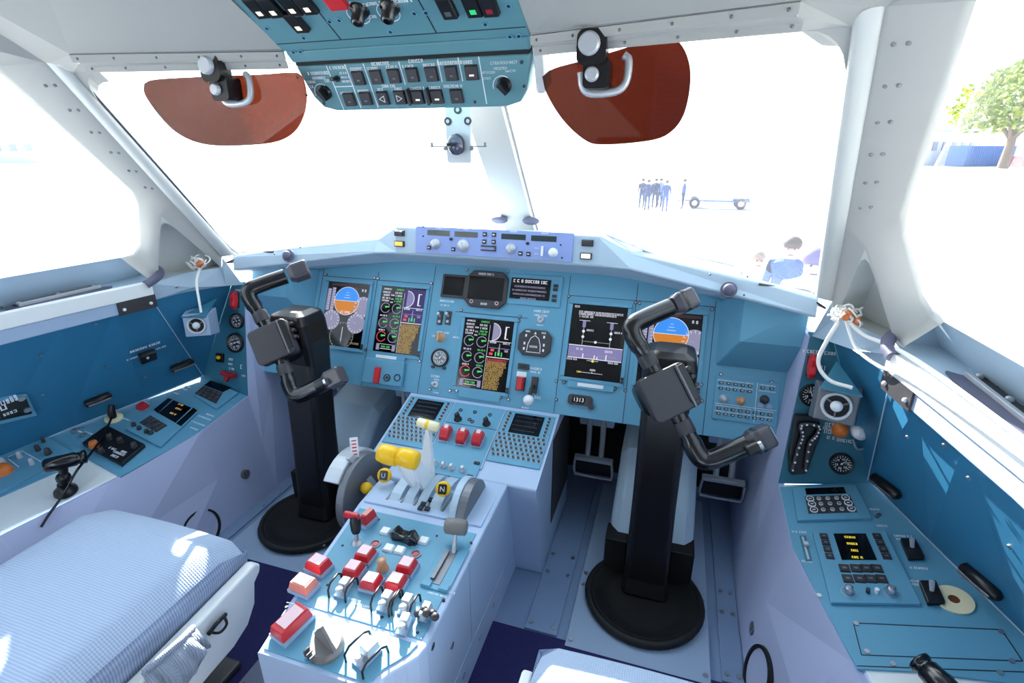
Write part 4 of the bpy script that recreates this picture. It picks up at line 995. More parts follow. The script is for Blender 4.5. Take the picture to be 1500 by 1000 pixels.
lo2, hi2 = PC.q(640, 684)[1], PC.q(668, 672)[1]
t = thing('trim_knob_panel', 'narrow blue plate with four small silver knobs below the red guarded switches', 'control panel', PC.sub(0, PC.q(655, 682)[1]))
vC = PC.q(660, 683)[1]; F = PC.sub(0, vC)
q = MB(); q.box(F, -.078, .078, -.034, .030, 0, .005); q.build('plate', TEAL, t, bevel=.001)
for px, py in ((637, 681), (650, 684), (662, 687), (678, 690)):
    a = PC.q(px, py); c = (a[0], a[1] - vC); q = MB(); q.lathe(F, c, [(.0095, .005), (.0095, .007), (.0065, .008), (.006, .017), (.003, .019)], 16); q.cbox(F, c, .002, .012, .016, .0195); q.build('knob', SILV, t)
q = MB(); q.cbox(F, (.062, -.024), .016, .008, .005, .008); q.cbox(F, (.066, .022), .016, .008, .005, .008); q.build('catch', INKD, t)

# ---- throttle quadrant
TQ = thing('throttle_quadrant', 'white throttle quadrant with yellow double grip in the middle of the pedestal', 'throttle quadrant', V((-.03, 1.0, .336)))
b = MB(); b.box(W, -.155, .155, .905, 1.075, .334, .3405); b.build('plate', PEDP, TQ, bevel=.002)
b = MB()
for x in (-.105, -.065, -.03, .005, .045): b.box(W, x, x + .006, .925, 1.06, .3405, .3422)
b.build('slots', GREYM, TQ)
b = MB()    # low raised arc housing for the levers
for x0, x1 in ((-.098, -.07), (-.058, -.034), (-.022, .0), (.012, .04)):
    b.loft([[V((x, y, z)) for y, z in [(1.07, .338)] + [(.995 + .072 * math.cos(a), .330 + .028 * math.sin(a)) for a in [PI * i / 8 for i in range(1, 8)]] + [(.92, .338)]] for x in (x0, x1)])
b.build('arc_housing', PALE, TQ, bevel=.001)
g0, g1 = onx(554, 662, -.108), onx(611, 675, -.02)
gz = (g0.z + g1.z) / 2; gy = (g0.y + g1.y) / 2
Pg = V((-.062, gy, gz)); 
for sx, nm in ((-1, 0), (1, 1)):
    xx = Pg.x + sx * .0265
    q = MB(); base = V((-.040 + sx * .012, 1.01, .338)); topp = V((xx + .012, gy + .01, gz - .014))
    q.loft([[p + V((-.0055, -w, 0)), p + V((.0055, -w, 0)), p + V((.0055, w, 0)), p + V((-.0055, w, 0))] for p, w in ((base, .030), (lerp(base, topp, .5), .026), (topp, .015))])
    lv = q.build('throttle_lever', WPLAS, TQ, bevel=.002)
    q = MB(); G = frame_at(V((xx, gy, gz)), (1, 0, -.12)); q.lathe(G, (0, 0), [(.012, -.0262), (.021, -.0235 if sx < 0 else -.025), (.0235, -.010), (.0235, .010), (.021, .0235 if sx > 0 else .025), (.012, .0262)], 22)
    q.build('grip', YELLOW, lv, label='yellow throttle grip')
kp = V((-.044, 1.055, .0)); kk = onx(627, 622, -.044)
q = MB(); base = V((-.050, kk.y - .01, .338)); q.loft([[p + V((-w, -.008, 0)), p + V((w, -.008, 0)), p + V((w, .008, 0)), p + V((-w, .008, 0))] for p, w in ((base, .020), (lerp(base, kk, .5), .013), (kk, .004))]); lv = q.build('flap_lever', WPLAS, TQ, bevel=.002)
q = MB(); G = frame_at(kk, (1, 0, -.1)); q.lathe(G, (0, 0), [(.008, -.030), (.0125, -.027), (.013, 0), (.0125, .027), (.008, .030)], 18); q.build('grip', CREAM, lv, label='ivory flap lever grip')
q = MB(); q.lathe(G, (0, 0), [(.0134, -.004), (.0134, .004)], 18); q.build('band', YELLOW, lv)
# tagged yellow knobs
for px, py, x, txt in ((563, 696, -.135, 'U'), (649, 716, .040, 'N')):
    p = onx(px, py, x); 
    q = MB(); base = V((x + .03, p.y + .03, .338)); q.tube([base, p + V((.008, .008, -.008))], [.008, .006], 8); lv = q.build('cutoff_lever', PALE, TQ)
    q = MB(); G = frame_at(p, (.15, -1, .55)); q.lathe(G, (0, 0), [(.016, -.010), (.0185, -.005), (.0185, .002), (.014, .004)], 20); q.build('yellow_knob', YELLOW, lv)
    q = MB(); q.prism(G, rrect(.020, .024, .003), .004, .007); q.build('black_tag', BLACK, lv)
    q = MB(); q.text(G, 0, 0, .017, txt, .0076); q.build('letter', INK, lv)
b = MB()
for px, py in ((618, 728), (620, 738), (632, 732), (616, 744), (626, 745)): p = onz(px, py, .345); b.cbox(Fr(p, (1, 0, 0), (0, 1, .3)), (0, 0), .012, .010, -.002, .003)
b.build('small_tags', INKD, TQ)
# right hand trim disc let into the pedestal
t = thing('trim_disc', 'grey half disc with pale rim rising from the pedestal right of throttle quadrant', 'trim wheel', V((.075, 1.0, .336)))
G = Fr((.088, .975, .318), (0, 1, 0), (0, 0, 1))
def half(r0, a0=0, a1=PI, n=16): return [(r0 * math.cos(a0 + (a1 - a0) * i / n), r0 * math.sin(a0 + (a1 - a0) * i / n)) for i in range(n + 1)]
q = MB(); q.prism(G, half(.078, .25, PI - .25), .004, .026); q.build('disc', GREYM, t, bevel=.002)
q = MB(); q.prism(G, half(.081, .24, PI - .24), -.014, .004); q.build('rim', PALE, t, bevel=.002)
# left trim wheel with lever
px0 = V((-.232, .985, .30))
t = thing('lever_quadrant', 'grey quarter wheel with white lever and yellow knob at left side of pedestal', 'trim wheel', px0)
G = Fr(px0, (0, 1, 0), (0, 0, 1))
q = MB(); q.prism(G, half(.105, -.2, PI + .5, 24), .008, .03); q.build('wheel', GREYM, t, bevel=.003)
q = MB(); q.prism(G, [(r * math.cos(a), r * math.sin(a)) for r, a in [(.112, .7 + 1.7 * i / 10) for i in range(11)] + [(.062, 2.4 - 1.7 * i / 10) for i in range(11)]], -.034, .010); q.build('rim_shield', SILV, t, bevel=.002)
a_, b_ = onx(512, 668, -.225), onx(548, 712, -.20)
q = MB(); q.loft([[p + V((-.006, -.012, 0)), p + V((.006, -.012, 0)), p + V((.006, .012, 0)), p + V((-.006, .012, 0))] for p in (a_, b_)]); q.build('lever', SILV, t, bevel=.002)
p = onx(519, 655, -.225); F = frame_at(p, (.6, -1, .35)); q = MB(); q.cbox(F, (0, 0), .020, .052, -.002, .002); o = q.build('scale_strip', WPLAS, t)
q = MB()
for i in range(5): q.cbox(F, (0, .018 - i * .009), .012, .003, .002, .0026)
q.build('scale_marks', RED, o)
p = onx(536.5, 714.5, -.185); q = MB(); q.ball(p, .0155, n=16); o = q.build('yellow_knob', YELLOW, t); q = MB(); q.tube([p, V((-.17, p.y + .02, p.z - .012))], .006, 8); q.build('stem', SILV, o)
# ================================================================== CONTROL COLUMNS
HUB = V((.533, 1.10, .645)); BU = V((.431, 1.132, .782)); TU = V((.562, 1.238, .828)); BL = V((.622, 1.044, .511)); TL_ = V((.742, 1.088, .577))
def column(label):
    o = V((.532, 1.127, 0.0))
    t = thing('control_column', label, 'control column', o, 'black control columns')
    C0 = V((.532, 1.127, 0))
    F = Fr(C0, (1, 0, 0), (0, 1, 0))
    q = MB(); q.lathe(F, (0, 0), [(.150, .012), (.152, .022), (.146, .032), (.132, .030), (.118, .020), (.09, .014), (0, .013)], 40); q.build('boot', RUBBER, t)
    q = MB(); q.tube([F.p(.146 * math.cos(a), .146 * math.sin(a), .024) for a in [2 * PI * i / 40 for i in range(41)]], .011, 8); q.build('boot_ring', RUBBER, t)
    q = MB(); F1 = Fr((.532, 1.205, 0), (1, 0, 0), (0, 1, 0))
    rings = []
    for z, w, d, yo in ((.02, .062, .055, -.02), (.06, .058, .052, -.012), (.30, .055, .050, 0), (.55, .056, .052, .015), (.62, .062, .06, .01), (.68, .062, .062, .0), (.705, .055, .055, 0), (.715, .035, .035, 0)):
        rings.append([F1.p(x, y + yo, z) for x, y in rrect(2 * w, 2 * d, min(w, d) * .35, 4)])
    q.loft(rings, 0, False); q.build('post', BLACK, t, bevel=.003)
    q = MB(); q.box(W, .532 - .12, .532 - .058, 1.20, 1.27, .012, .13); q.box(W, .532 + .058, .532 + .12, 1.20, 1.27, .012, .13); q.build('gaiter_wings', RUBBER, t, bevel=.004)
    # the wheel, turned to the right
    g = ((TU - BU).normalized() + (TL_ - BL).normalized()).normalized(); a = (BU - BL).normalized()
    H = Fr(HUB, g, a)
    q = MB(); q.prism(H, rrect(.112, .104, .014), -.012, .022); hub = q.build('hub', CHAR, t, bevel=.004)
    q = MB(); q.loft([[H.p(x * k, y * k, z) for x, y in rrect(.10, .10, .03)] for z, k in ((-.012, .98), (-.07, 1.0), (-.13, .85))]); q.build('gearbox', BLACK, hub, bevel=.003)
    q = MB(); q.box(H, .030, .052, -.038, .046, .022, .026); q.build('clip_strip', BLACK, hub, bevel=.001)
    q = MB(); q.box(H, .034, .038, -.05, .05, .0225, .027); q.build('clip_edge', GREYM, hub)
    q = MB()
    for y in (-.02, 0, .02): q.cyl(H, (.064, y + .01), .005, -.004, .014, 10)
    q.build('plug', CHAR, hub)
    AU, AL = H.p(-.004, .05, -.004), H.p(.0, -.05, -.004)
    mU, mL = lerp(AU, BU, .45), lerp(AL, BL, .4)
    q = MB()
    pu = smooth([AU, lerp(AU, BU, .4), lerp(AU, BU, .80), BU + (TU - BU) * .08 + (BU - AU).normalized() * -.004, lerp(BU, TU, .30), lerp(BU, TU, .66)], 5)
    n = len(pu); q.tube(pu, [.0185 + .0035 * (i > n * .25) for i in range(n)], 14); ho = q.build('horn', BLACKS, t, bevel=0)
    def head(P, D, nm, par):
        G = frame_at(P, D, H.n); q = MB()
        q.loft([[G.p(x, y, z) for x, y in rrect(.050 * k, .047 * k, .010, 3)] for z, k in ((-.026, .75), (-.012, 1), (.026, 1.0), (.030, .9))]); h = q.build(nm, HEADG, par, bevel=.002)
        q = MB(); q.prism(G, rrect(.034, .032, .006, 3), .030, .0325); q.build('switch_face', SILV, h)
        q = MB(); q.prism(G, rrect(.052, .049, .010, 3), -.004, .003); q.build('band', BLACKS, h)
        return h, G
    h1, G = head(lerp(BU, TU, .86), TU - BU, 'grip_head', ho)
    q = MB(); q.tube([G.p(-.0, -.018, -.02), G.p(-.004, -.034, -.012), G.p(-.006, -.040, .002)], [.008, .009, .006], 8); q.build('trigger', SILV, ho)
    q = MB()
    pl = smooth([AL, lerp(AL, BL, .4), lerp(AL, BL, .80), BL + (TL_ - BL) * .08 + (BL - AL).normalized() * -.004, lerp(BL, TL_, .35), lerp(BL, TL_, .72)], 5)
    n = len(pl); q.tube(pl, [.0185 + .0035 * (i > n * .25) for i in range(n)], 14); ho2 = q.build('horn', BLACKS, t)
    h2, G = head(lerp(BL, TL_, .88), TL_ - BL, 'grip_head', ho2)
    q = MB(); q.cyl(G, (-.005, .032), .013, -.036, -.012, 14); q.cyl(G, (-.005, .032), .010, -.012, -.004, 14, 1); q.build('round_button', [BLACK, STEEL], ho2)
    q = MB()
    for p_ in (lerp(AU, BU, .28), lerp(AL, BL, .28)): 
        G = frame_at(p_, a); q.lathe(G, (0, 0), [(.0195, -.016), (.0205, -.012), (.0205, .012), (.0195, .016)], 16)
    q.build('collars', CHAR, t)
    return t
cr = column('right-hand black control column with wheel turned, in front of the right seat')
cl = dup(cr, Matrix.Translation(V((-.532, 1.127, 0))), 'left-hand black control column with wheel turned, beyond the left seat')
# fairings behind the columns
def fairing(label):
    t = thing('column_fairing', label, 'fairing', V((.535, 1.4, .012)), 'pale fairings behind the columns')
    q = MB(); q.loft([[V((x * k + .535, y, z)) for x, z in ((-.115, .012), (.115, .012), (.115, h - .03), (.09, h), (-.09, h), (-.115, h - .03))] for y, h, k in ((1.235, .13, 1), (1.30, .20, 1), (1.42, .30, .98), (1.68, .36, .95))])
    q.build('cover', PALE, t, bevel=.008); return t
fr_ = fairing('pale grey fairing on the floor behind the right control column')
dup(fr_, Matrix.Translation(V((-.535, 1.4, .012))), 'pale grey fairing on the floor behind the left control column')

# ---- rudder pedals
def pedal(px, py, x, label):
    p = onx(px, py, x); t = thing('rudder_pedal', label, 'pedal', p, 'rudder pedals in the leg spaces')
    F = Fr(p, (1, 0, 0), (0, -.25, 1)); 
    q = MB(); q.box(F, -.058, .058, -.045, .02, -.012, .0); q.build('tread', BLACK, t, bevel=.002)
    q = MB(); q.box(F, -.062, .062, .016, .030, -.014, .006); q.build('top_bar', SILV, t, bevel=.003)
    q = MB(); q.tube([F.p(-.06, .016, .004), F.p(-.063, -.02, .008), F.p(-.06, -.048, .006), F.p(0, -.05, .006), F.p(.06, -.048, .006), F.p(.063, -.02, .008), F.p(.06, .016, .004)], .004, 8); q.build('frame', SILV, t)
    for sx in (-.022, .022):
        q = MB(); q.loft([[F.p(sx - .009, 0, z), F.p(sx + .009, 0, z), F.p(sx + .009, y, z - .004), F.p(sx - .009, y, z - .004)] for y, z in ((.02, -.012), (.11, -.06))]) if 0 else q.tube([F.p(sx, .016, -.01), F.p(sx, .07, -.04), F.p(sx, .15, -.06)], .009, 8); q.build('hanger', SILV, t)
    q = MB(); q.box(F, -.055, .055, .12, .165, -.10, -.055); q.build('cross_beam', GREYP, t, bevel=.004)
    return t, p
P1, pp1 = pedal(869, 681, .335, 'right-hand crew inner rudder pedal, black tread under grey bar beside the pedestal')
P2, pp2 = pedal(1058, 712, .730, 'right-hand crew outer rudder pedal, black tread under grey bar beside the side wall')
P3 = dup(P1, Matrix.Translation(V((-.335, pp1.y, pp1.z))), 'left-hand crew inner rudder pedal, in shadow beside the pedestal')

# ================================================================== SEATS
def seat(x0, x1, yb, yf, label):
    t = thing('pilot_seat', label, 'seat', V(((x0 + x1) / 2, (yb + yf) / 2, .011)))
    zt = .362; q = MB(); rows = []
    NX, NY = 14, 16
    def P(i, j):
        a, c = i / NX, j / NY; x = x0 + (x1 - x0) * a; y = yb + (yf - yb) * c
        e = min(a, 1 - a) * (x1 - x0); f_ = (1 - c) * (yf - yb)
        r = .03; z = zt
        for dd in (e, f_):
            if dd < r: z -= r - math.sqrt(max(0, r * r - (r - dd) ** 2))
        return V((x, y, z + .008 * math.sin(PI * a)))
    top = [[P(i, j) for i in range(NX + 1)] for j in range(NY + 1)]
    q.grid(top, 0, True); q.build('cushion_top', SEATF, t)
    q = MB(); per = [top[j][0] for j in range(NY, -1, -1)] + [top[0][i] for i in range(1, NX + 1)] + [top[j][NX] for j in range(1, NY + 1)] + [top[NY][i] for i in range(NX - 1, 0, -1)]
    lowr = [V((p.x, p.y, .262)) for p in per]; midr = [V((p.x + (.006 if p.x > (x0 + x1) / 2 else -.006), p.y + (.006 if p.y > yf - .02 else 0), .31)) for p in per]; n = len(per)
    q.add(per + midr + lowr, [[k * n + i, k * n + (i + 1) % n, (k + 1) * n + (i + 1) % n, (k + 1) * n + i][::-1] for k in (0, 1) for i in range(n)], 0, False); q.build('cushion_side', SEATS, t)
    q = MB(); q.box(W, x0 - .008, x1 + .008, yb, yf - .01, .235, .264); q.build('pan', SHELFW, t, bevel=.006)
    q = MB(); q.box(W, x0 + .08, x1 - .08, yb + .05, yf - .12, .02, .235); q.box(W, x0 + .02, x1 - .02, yb, yf - .05, .011, .03); q.build('base', CHAR, t, bevel=.006)
    q = MB(); F = Fr(((x0 + x1) / 2, yb + .36, .30), (1, 0, 0), (0, -.25, 1)); w = (x1 - x0)
    yy = -.12 - yb - .36 if x0 > 0 else -.26
    F = Fr(((x0 + x1) / 2, -.34 if x0 > 0 else -.02, .30), (1, 0, 0), (0, -.25, 1))
    q.loft([[F.p(x * k, y * k + .33, z) for x, y in rrect(w, .66, .09, 5)] for z, k in ((-.05, .94), (-.02, 1), (.05, 1), (.08, .95))], 0, True); q.build('backrest', SEATF, t)
    return t
s1 = seat(-.752, -.335, -.30, .700, 'left pilot seat with pale blue ribbed cushion at bottom left')
XS = -.315
def sidepoly(pts, x): return [(lambda p: (p.y, p.z))(onx(px, py, x)) for px, py in pts]
Gs = Fr((XS, 0, 0), (0, 1, 0), (0, 0, 1))   # n = +x
q = MB(); poly = sidepoly([(352, 838), (366, 823), (374, 823), (373, 834), (366, 850), (366, 880), (356, 912), (335, 945), (300, 985), (262, 1030)], XS) ; 
poly += [(-.02, .16), (-.30, .16), (-.30, .262), (.2, .262)]
q.prism(Gs, poly, -.012, .016); sh = q.build('side_shell', SHELFW, s1, bevel=.006, seg=3)
def gsw(px, py, h): return V((XS + h, 0, 0)) + V((0, 1, 0)) * onx(px, py, XS + h).y + V((0, 0, 1)) * onx(px, py, XS + h).z
q = MB(); n = 12; tp = smooth([gsw(207, 985, .018), gsw(235, 962, .03), gsw(262, 938, .03), gsw(281, 919, .018)], 4); bt = smooth([gsw(218, 1040, .018), gsw(262, 1012, .045), gsw(294, 965, .045), gsw(300, 945, .018)], 4)
rows = [[lerp(a, c, k / 6) + V((.010 * math.sin(i * 2.4) * math.sin(PI * k / 6) + .02 * math.sin(PI * k / 6), 0, 0)) for i, (a, c) in enumerate(zip(tp, bt))] for k in range(7)]
q.grid(rows, 0, True); pk = q.build('pocket', POCKF, s1, solid=.004)
q = MB(); q.tube([p + V((.004, 0, .002)) for p in tp], .006, 8); q.build('pocket_hem', POCKF, pk)
q = MB(); q.tube(smooth([gsw(306, 928, .022), gsw(318, 912, .035), gsw(330, 900, .022)], 5), .0045, 8); q.tube(smooth([gsw(307, 926, .022), gsw(322, 926, .028), gsw(332, 914, .03), gsw(328, 902, .022)], 5), .0028, 8); q.build('strap_hook', BLACK, s1)
q = MB(); q.box(W, -.30, -.27, -.3, .60, .011, .045); q.build('floor_rail', CHAR, s1)
m = MB(); m.box(W, -.33, -.17, -1.1, .80, .011, .015); tag(m.build('floor_mat', CARPG), 'grey carpet strip on the floor between the left seat and the pedestal', 'carpet')
s2 = seat(.362, .795, -.30, .658, 'right pilot seat with pale ribbed cushion at the bottom edge, nearest to view')
q = MB(); q.box(W, .335, .357, -.3, .63, .20, .30); q.build('side_shell', SHELFW, s2, bevel=.006)

# ================================================================== OVERHEAD PANEL
t = thing('overhead_panel', 'grey-teal overhead switch panel hanging from the ceiling at the top', 'overhead panel', V((0, .96, 1.3)))
q = MB(); pts = [(-.243, -.003), (-.238, -.03), (-.228, -.066), (-.214, -.086), (-.185, -.094), (.185, -.094), (.214, -.086), (.228, -.066), (.238, -.03), (.243, -.003)]
q.prism(OL, pts, -.045, 0); q.build('strip_body', TEALO, t, bevel=.006, seg=3)
q = MB(); q.hexa([OL.p(-.243, .003, -.045), OL.p(.243, .003, -.045), OL.p(.243, .05, -.04), OL.p(-.243, .05, -.04)], [OL.p(-.243, .003, .003), OL.p(.243, .003, .003), V((.245, .948, 1.33)), V((-.245, .948, 1.33))]); q.build('crease_band', TEALO, t, bevel=.003)
q = MB(); q.box(OL, -.24, .24, -.004, .004, -.03, -.001); q.build('gap', DARK, t)
q = MB(); q.box(OU, -.248, .248, 0, .55, -.05, 0); q.build('upper_body', TEALO, t, bevel=.003)
q = MB(); q.box(OL, .243, .262, -.075, .05, -.06, -.006); q.build('side_fairing', SHELFW, t, bevel=.006)
d = MB()
for a, c in (((480, 97), (503, 162)),): pass
for (a, c) in (((478, 96), (504, 161)), ((505, 94), (529, 158)), ((532, 93), (554, 157)), ((584, 90), (594, 124)), ((641, 87), (648, 120)), ((671, 84), (678, 119)), ((701, 83), (713, 152)), ((491, 127), (518, 126))): seam(OL, a, c, .0018, d)
for px, py, w, h in ((465, 107, .045, .006), (467, 114, .03, .005), (455, 120, .028, .005), (482, 118, .02, .005), (455, 127, .016, .005), (494, 99, .034, .005), (503, 107, .016, .004), (505, 113, .016, .004), (507, 119, .018, .004), (523, 101, .03, .006), (558, 93, .04, .006), (545, 100, .022, .005), (574, 98, .024, .005), (610, 89, .032, .006), (598, 97, .024, .005), (628, 95, .028, .005), (659, 92, .05, .006), (685, 91, .018, .006), (507, 136, .026, .005), (532, 133, .024, .005), (568, 126, .03, .005), (558, 131, .014, .005), (583, 130, .014, .005), (610, 129, .028, .005), (637, 128, .024, .005), (663, 126, .036, .005)): d.marks(OL, *OL.q(px, py), w, h, .0008, 0, seed=px)
for px, py, s_, tx in ((738, 92, .0066, 'СТЕКЛООЧИСТ'), (733, 100, .0058, 'МЕДЛЕН'), (716, 106, .0056, 'ИСХОДН'), (748, 104, .0056, 'БЫСТР'), (713, 115, .0056, 'ОТКЛ')): d.text(OL, *OL.q(px, py), s_, tx, .0008)
for px, py in ((474, 137), (737, 127)):
    c = OL.q(px, py); d.tube([OL.p(c[0] + .019 * math.cos(a), c[1] + .019 * math.sin(a), .0004) for a in [PI * (.3 + .75 * i / 12) for i in range(13)]], .0011, 5)
d.build('lettering', INK, t)
src = None
for i, (px, py) in enumerate([(525, 114.6), (551, 113), (577, 111.6), (604, 110), (632, 108.7), (661, 107.7), (690.7, 106.7), (512, 146), (536, 144.6), (561, 144), (586, 143), (612, 142.7), (640, 142), (668.7, 141.3)]):
    c = OL.q(px, py, .003); q = MB(); q.cbox(OL, c, .0255, .0265, 0, .007, 0, .0015); o = q.build('push_button', KEYG, t, bevel=.001)
    q = MB()
    if i in (9, 10):
        sg = -1 if i == 9 else 1; tri = [(c[0] - sg * .005, c[1] - .006), (c[0] - sg * .005, c[1] + .006), (c[0] + sg * .006, c[1])]
        for k in range(3):
            a_, b_ = V((*tri[k], 0)), V((*tri[(k + 1) % 3], 0)); nn = V((-(b_ - a_).y, (b_ - a_).x, 0)).normalized() * .0006; q.prism(OL, [((a_ + nn).x, (a_ + nn).y), ((b_ + nn).x, (b_ + nn).y), ((b_ - nn).x, (b_ - nn).y), ((a_ - nn).x, (a_ - nn).y)], .007, .0076)
        q.build('arrow_mark', INK, o)
    else:
        lit = i in (6, 11, 12); q.cbox(OL, (c[0] + .001, c[1] - .003), .009 if lit else .006, .003, .007, .0076); q.build('lamp_slot', LAMPW if lit else GREYM, o)
    if i in (11, 12):
        q = MB(); q.box(OL, c[0] - .018, c[0] - .014, c[1] - .012, c[1] + .018, 0, .014); q.build('guard_bar', CHAR, o, bevel=.001)
for (px, py), rot in (((474, 137), -1.1), ((737, 127), -.9)):
    c = OL.q(px, py, .008); G = OL.sub(c[0], c[1], 0, rot); q = MB(); q.lathe(G, (0, 0), [(.014, 0), (.012, .004), (.010, .006)], 18); q.loft([[G.p(-.012, y, .004), G.p(.014, y * .6, .004), G.p(.013, y * .5, .02), G.p(-.010, y * .8, .02)] for y in (-.006, .006)]); q.build('rotary_knob', BLACK, t, bevel=.0015)
c = OL.q(494, 115); q = MB(); q.lathe(OL, c, [(.006, 0), (.006, .003)], 12); q.tube([OL.p(*c, .003), OL.p(c[0], c[1] + .006, .02)], [.0025, .0045], 8); q.build('toggle_switch', BLACK, t)
s = MB()
for px, py in ((436, 113), (449, 139), (764, 91), (768, 126), (475, 151), (696, 149)): s.cyl(OL, OL.q(px, py), .003, 0, .0016, 10)
build_each(s, 'screw', CHAR, t)
# upper part
d = MB()
for x in (-.105, .085): d.box(OU, x, x + .002, .022, .54, 0, .0008)
d.box(OU, -.245, .245, .021, .0225, 0, .0006)
d.build('seams', INKD, t)
d = MB()
for px, py, w in ((403, 22, .02), (424, 22, .02), (446, 18, .03), (515, 9, .06), (568, 3, .08), (505, 5, .03), (545, 24, .02), (655, 2, .03)): d.marks(OU, *OU.q(px, py), w, .006, .0008, 0, seed=px)
for px, py in ((525, 22), (569, 18)): d.ring(OU, OU.q(px, py), .0185, .0198, 0, .0008, 24)
d.build('lettering', INK, t)
def rocker(px, py, w, lamps):
    c = OU.q(px, py, .005); q = MB(); q.cbox(OU, c, w, .046, 0, .010, 0, .002); o = q.build('rocker_switch', BLACK, t, bevel=.002)
    for dx, m in lamps: q = MB(); q.cbox(OU, (c[0] + dx, c[1] - .008), .010, .009, .010, .0106); q.build('lamp_window', m, o)
rocker(376, 11, .03, [(0, LAMPW)]); rocker(396, 10, .03, [(0, LAMPW)]); rocker(424, 7, .03, [(0, LAMPW)]); rocker(446, 5, .03, [(0, LAMPW)])
rocker(433.6, 33, .030, [(0, LAMPW)]); rocker(654, 11, .028, [(0, GREYM)]); rocker(691, 8, .029, [(0, LAMPG)]); rocker(715, 7, .029, [(0, REDD)])
c = OU.q(491, 2, .005); q = MB(); q.cbox(OU, c, .034, .03, 0, .010); q.build('red_guard', RED, t, bevel=.002)
for px, py in ((525, 24), (569, 20)):
    c = OU.q(px, py, .012); q = MB(); q.lathe(OU, c, [(.017, 0), (.015, .005), (.0115, .006), (.0105, .024), (.006, .027)], 18); q.build('knob', BLACKS, t)
s = MB()
for px, py in ((391, 41), (483, 31), (497, 29), (607, 19), (624, 18), (745, 8), (445, 55), (572, 46), (711, 35), (430, 76), (440, 75), (747, 53), (760, 52)): s.cyl(OU, OU.q(px, py), .0055, 0, .0014, 12); s.cyl(OU, OU.q(px, py), .003, .0014, .002, 8, 1)
build_each(s, 'screw', [TEAL, INKD], t)

# ================================================================== SUN VISORS
def visor(label, outline, clamp, matg, mirror_x):
    cp = ony(*clamp, .915)
    t = thing('sun_visor', label, 'sun visor', cp)
    F = Fr(cp + V((0, .035, 0)), (1, 0, 0), (0, .22, -1)); F = Fr(F.o, (1, 0, 0), (0, -.22, 1))
    pts = [F.q(*p) for p in outline]; sm = smooth([(x, y, 0) for x, y in pts] + [(*pts[0], 0)], 4)[:-1]
    q = MB(); q.prism(F, [(p.x, p.y) for p in sm], 0, .0035); q.build('shade', matg, t)
    G = Fr(cp, (1, 0, 0), (0, 0, 1)); s = mirror_x
    q = MB(); q.loft([[G.p(x + dx, y, z) for x, y in rrect(w, h, .012)] for dx, w, h, z, y in ((0, .046, .05, -.02, 0), (0, .046, .05, .012, 0))]); q.loft([[G.p(x + .008, y - .036, z) for x, y in rrect(.042, .044, .008)] for z in (-.034, .004)]); q.build('clamp', BLACK, t, bevel=.004)
    q = MB(); q.lathe(G, (-.003, .004), [(.017, .010), (.017, .018), (.014, .021)], 20); q.lathe(G, (.002, -.038), [(.011, .004), (.011, .010), (.008, .012)], 18); q.build('screw_knobs', SILV, t)
    q = MB(); pth = [(-.022, -.03), (-.018, -.052), (-.004, -.062), (.036, -.060), (.052, -.046), (.054, -.016), (.046, -.008)]
    q.tube(smooth([G.p(x, y, -.030) for x, y in pth], 4), .0065, 8); q.build('bracket', SILV, t)
    return t
visor('left amber sun visor hanging from a black clamp above the left windscreen',
      [(213, 122), (230, 116), (300, 112), (380, 109), (425, 106), (441, 110), (449, 132), (447, 165), (431, 194), (398, 209), (330, 213), (290, 208), (258, 192), (232, 165), (214, 138)], (313, 100), VISL, 1)
visor('right dark amber sun visor hanging from a black clamp above the right windscreen',
      [(795, 112), (812, 100), (860, 87), (910, 72), (950, 60), (982, 56), (1000, 68), (1011, 100), (1009, 140), (998, 175), (975, 198), (940, 207), (880, 211), (855, 203), (825, 175), (802, 138)], (868, 70), VISR, 1)

# ================================================================== STANDBY COMPASS
p = ony(671, 196, 1.24); F = frame_at(p, (0.05, -1, 0))
t = thing('standby_compass', 'small standby compass on a pale bracket hanging beside the windscreen centre post', 'compass', F)
K = 1.24 / 720 * 1.02
q = MB(); q.prism(F, rrect(36 * K, 76 * K, 5 * K), -.012, 0); q.build('bracket', SILV, t, bevel=.002)
q = MB(); q.box(F, -14 * K, 14 * K, 30 * K, 80 * K, -.010, -.004); q.build('hanger', SILV, t)
q = MB()
for x, y in ((1, 30), (-14, 16), (15, 16)): q.ring(F, (x * K, y * K), 2.6 * K, 5.2 * K, 0, .004, 16, 0); q.cyl(F, (x * K, y * K), 2.6 * K, 0, .003, 12, 1)
build_each(q, 'screw', [CHAR, SILV], t)
q = MB(); q.ball(F.p(-1 * K, -14 * K, .012), 12.5 * K, (1, .9, 1.1), 18); q.build('bowl', mat('compass_bowl', (70, 72, 92), .1, spec=.8), t)
q = MB(); q.tube([F.p((-1 + 12.6 * math.cos(a)) * K, (-14 + 13 * math.sin(a)) * K, .016) for a in [-.9 + 2.4 * i / 10 for i in range(11)]], .003, 6); q.marks(F, -3 * K, -14 * K, 14 * K, 4 * K, .035); q.build('card_ring', CHAR, t)
q = MB()
for sx in (-1, 1): q.box(F, min(sx * 18 * K, sx * 41 * K), max(sx * 18 * K, sx * 41 * K), -17 * K, -15.6 * K, -.004, .004); q.box(F, sx * 39 * K - .002, sx * 39 * K + .002, -16 * K, -11 * K, -.004, .004); q.cyl(F, (sx * 19 * K, -19 * K), 2.5 * K, -.006, .004, 10)
build_each(q, 'balance_bar', GREYM, t)
SKY = 2.7; HAZE = 7; SUN_E = 40; SUN_D = (0.47167, -0.72631, -0.50000); EXPO = -.25
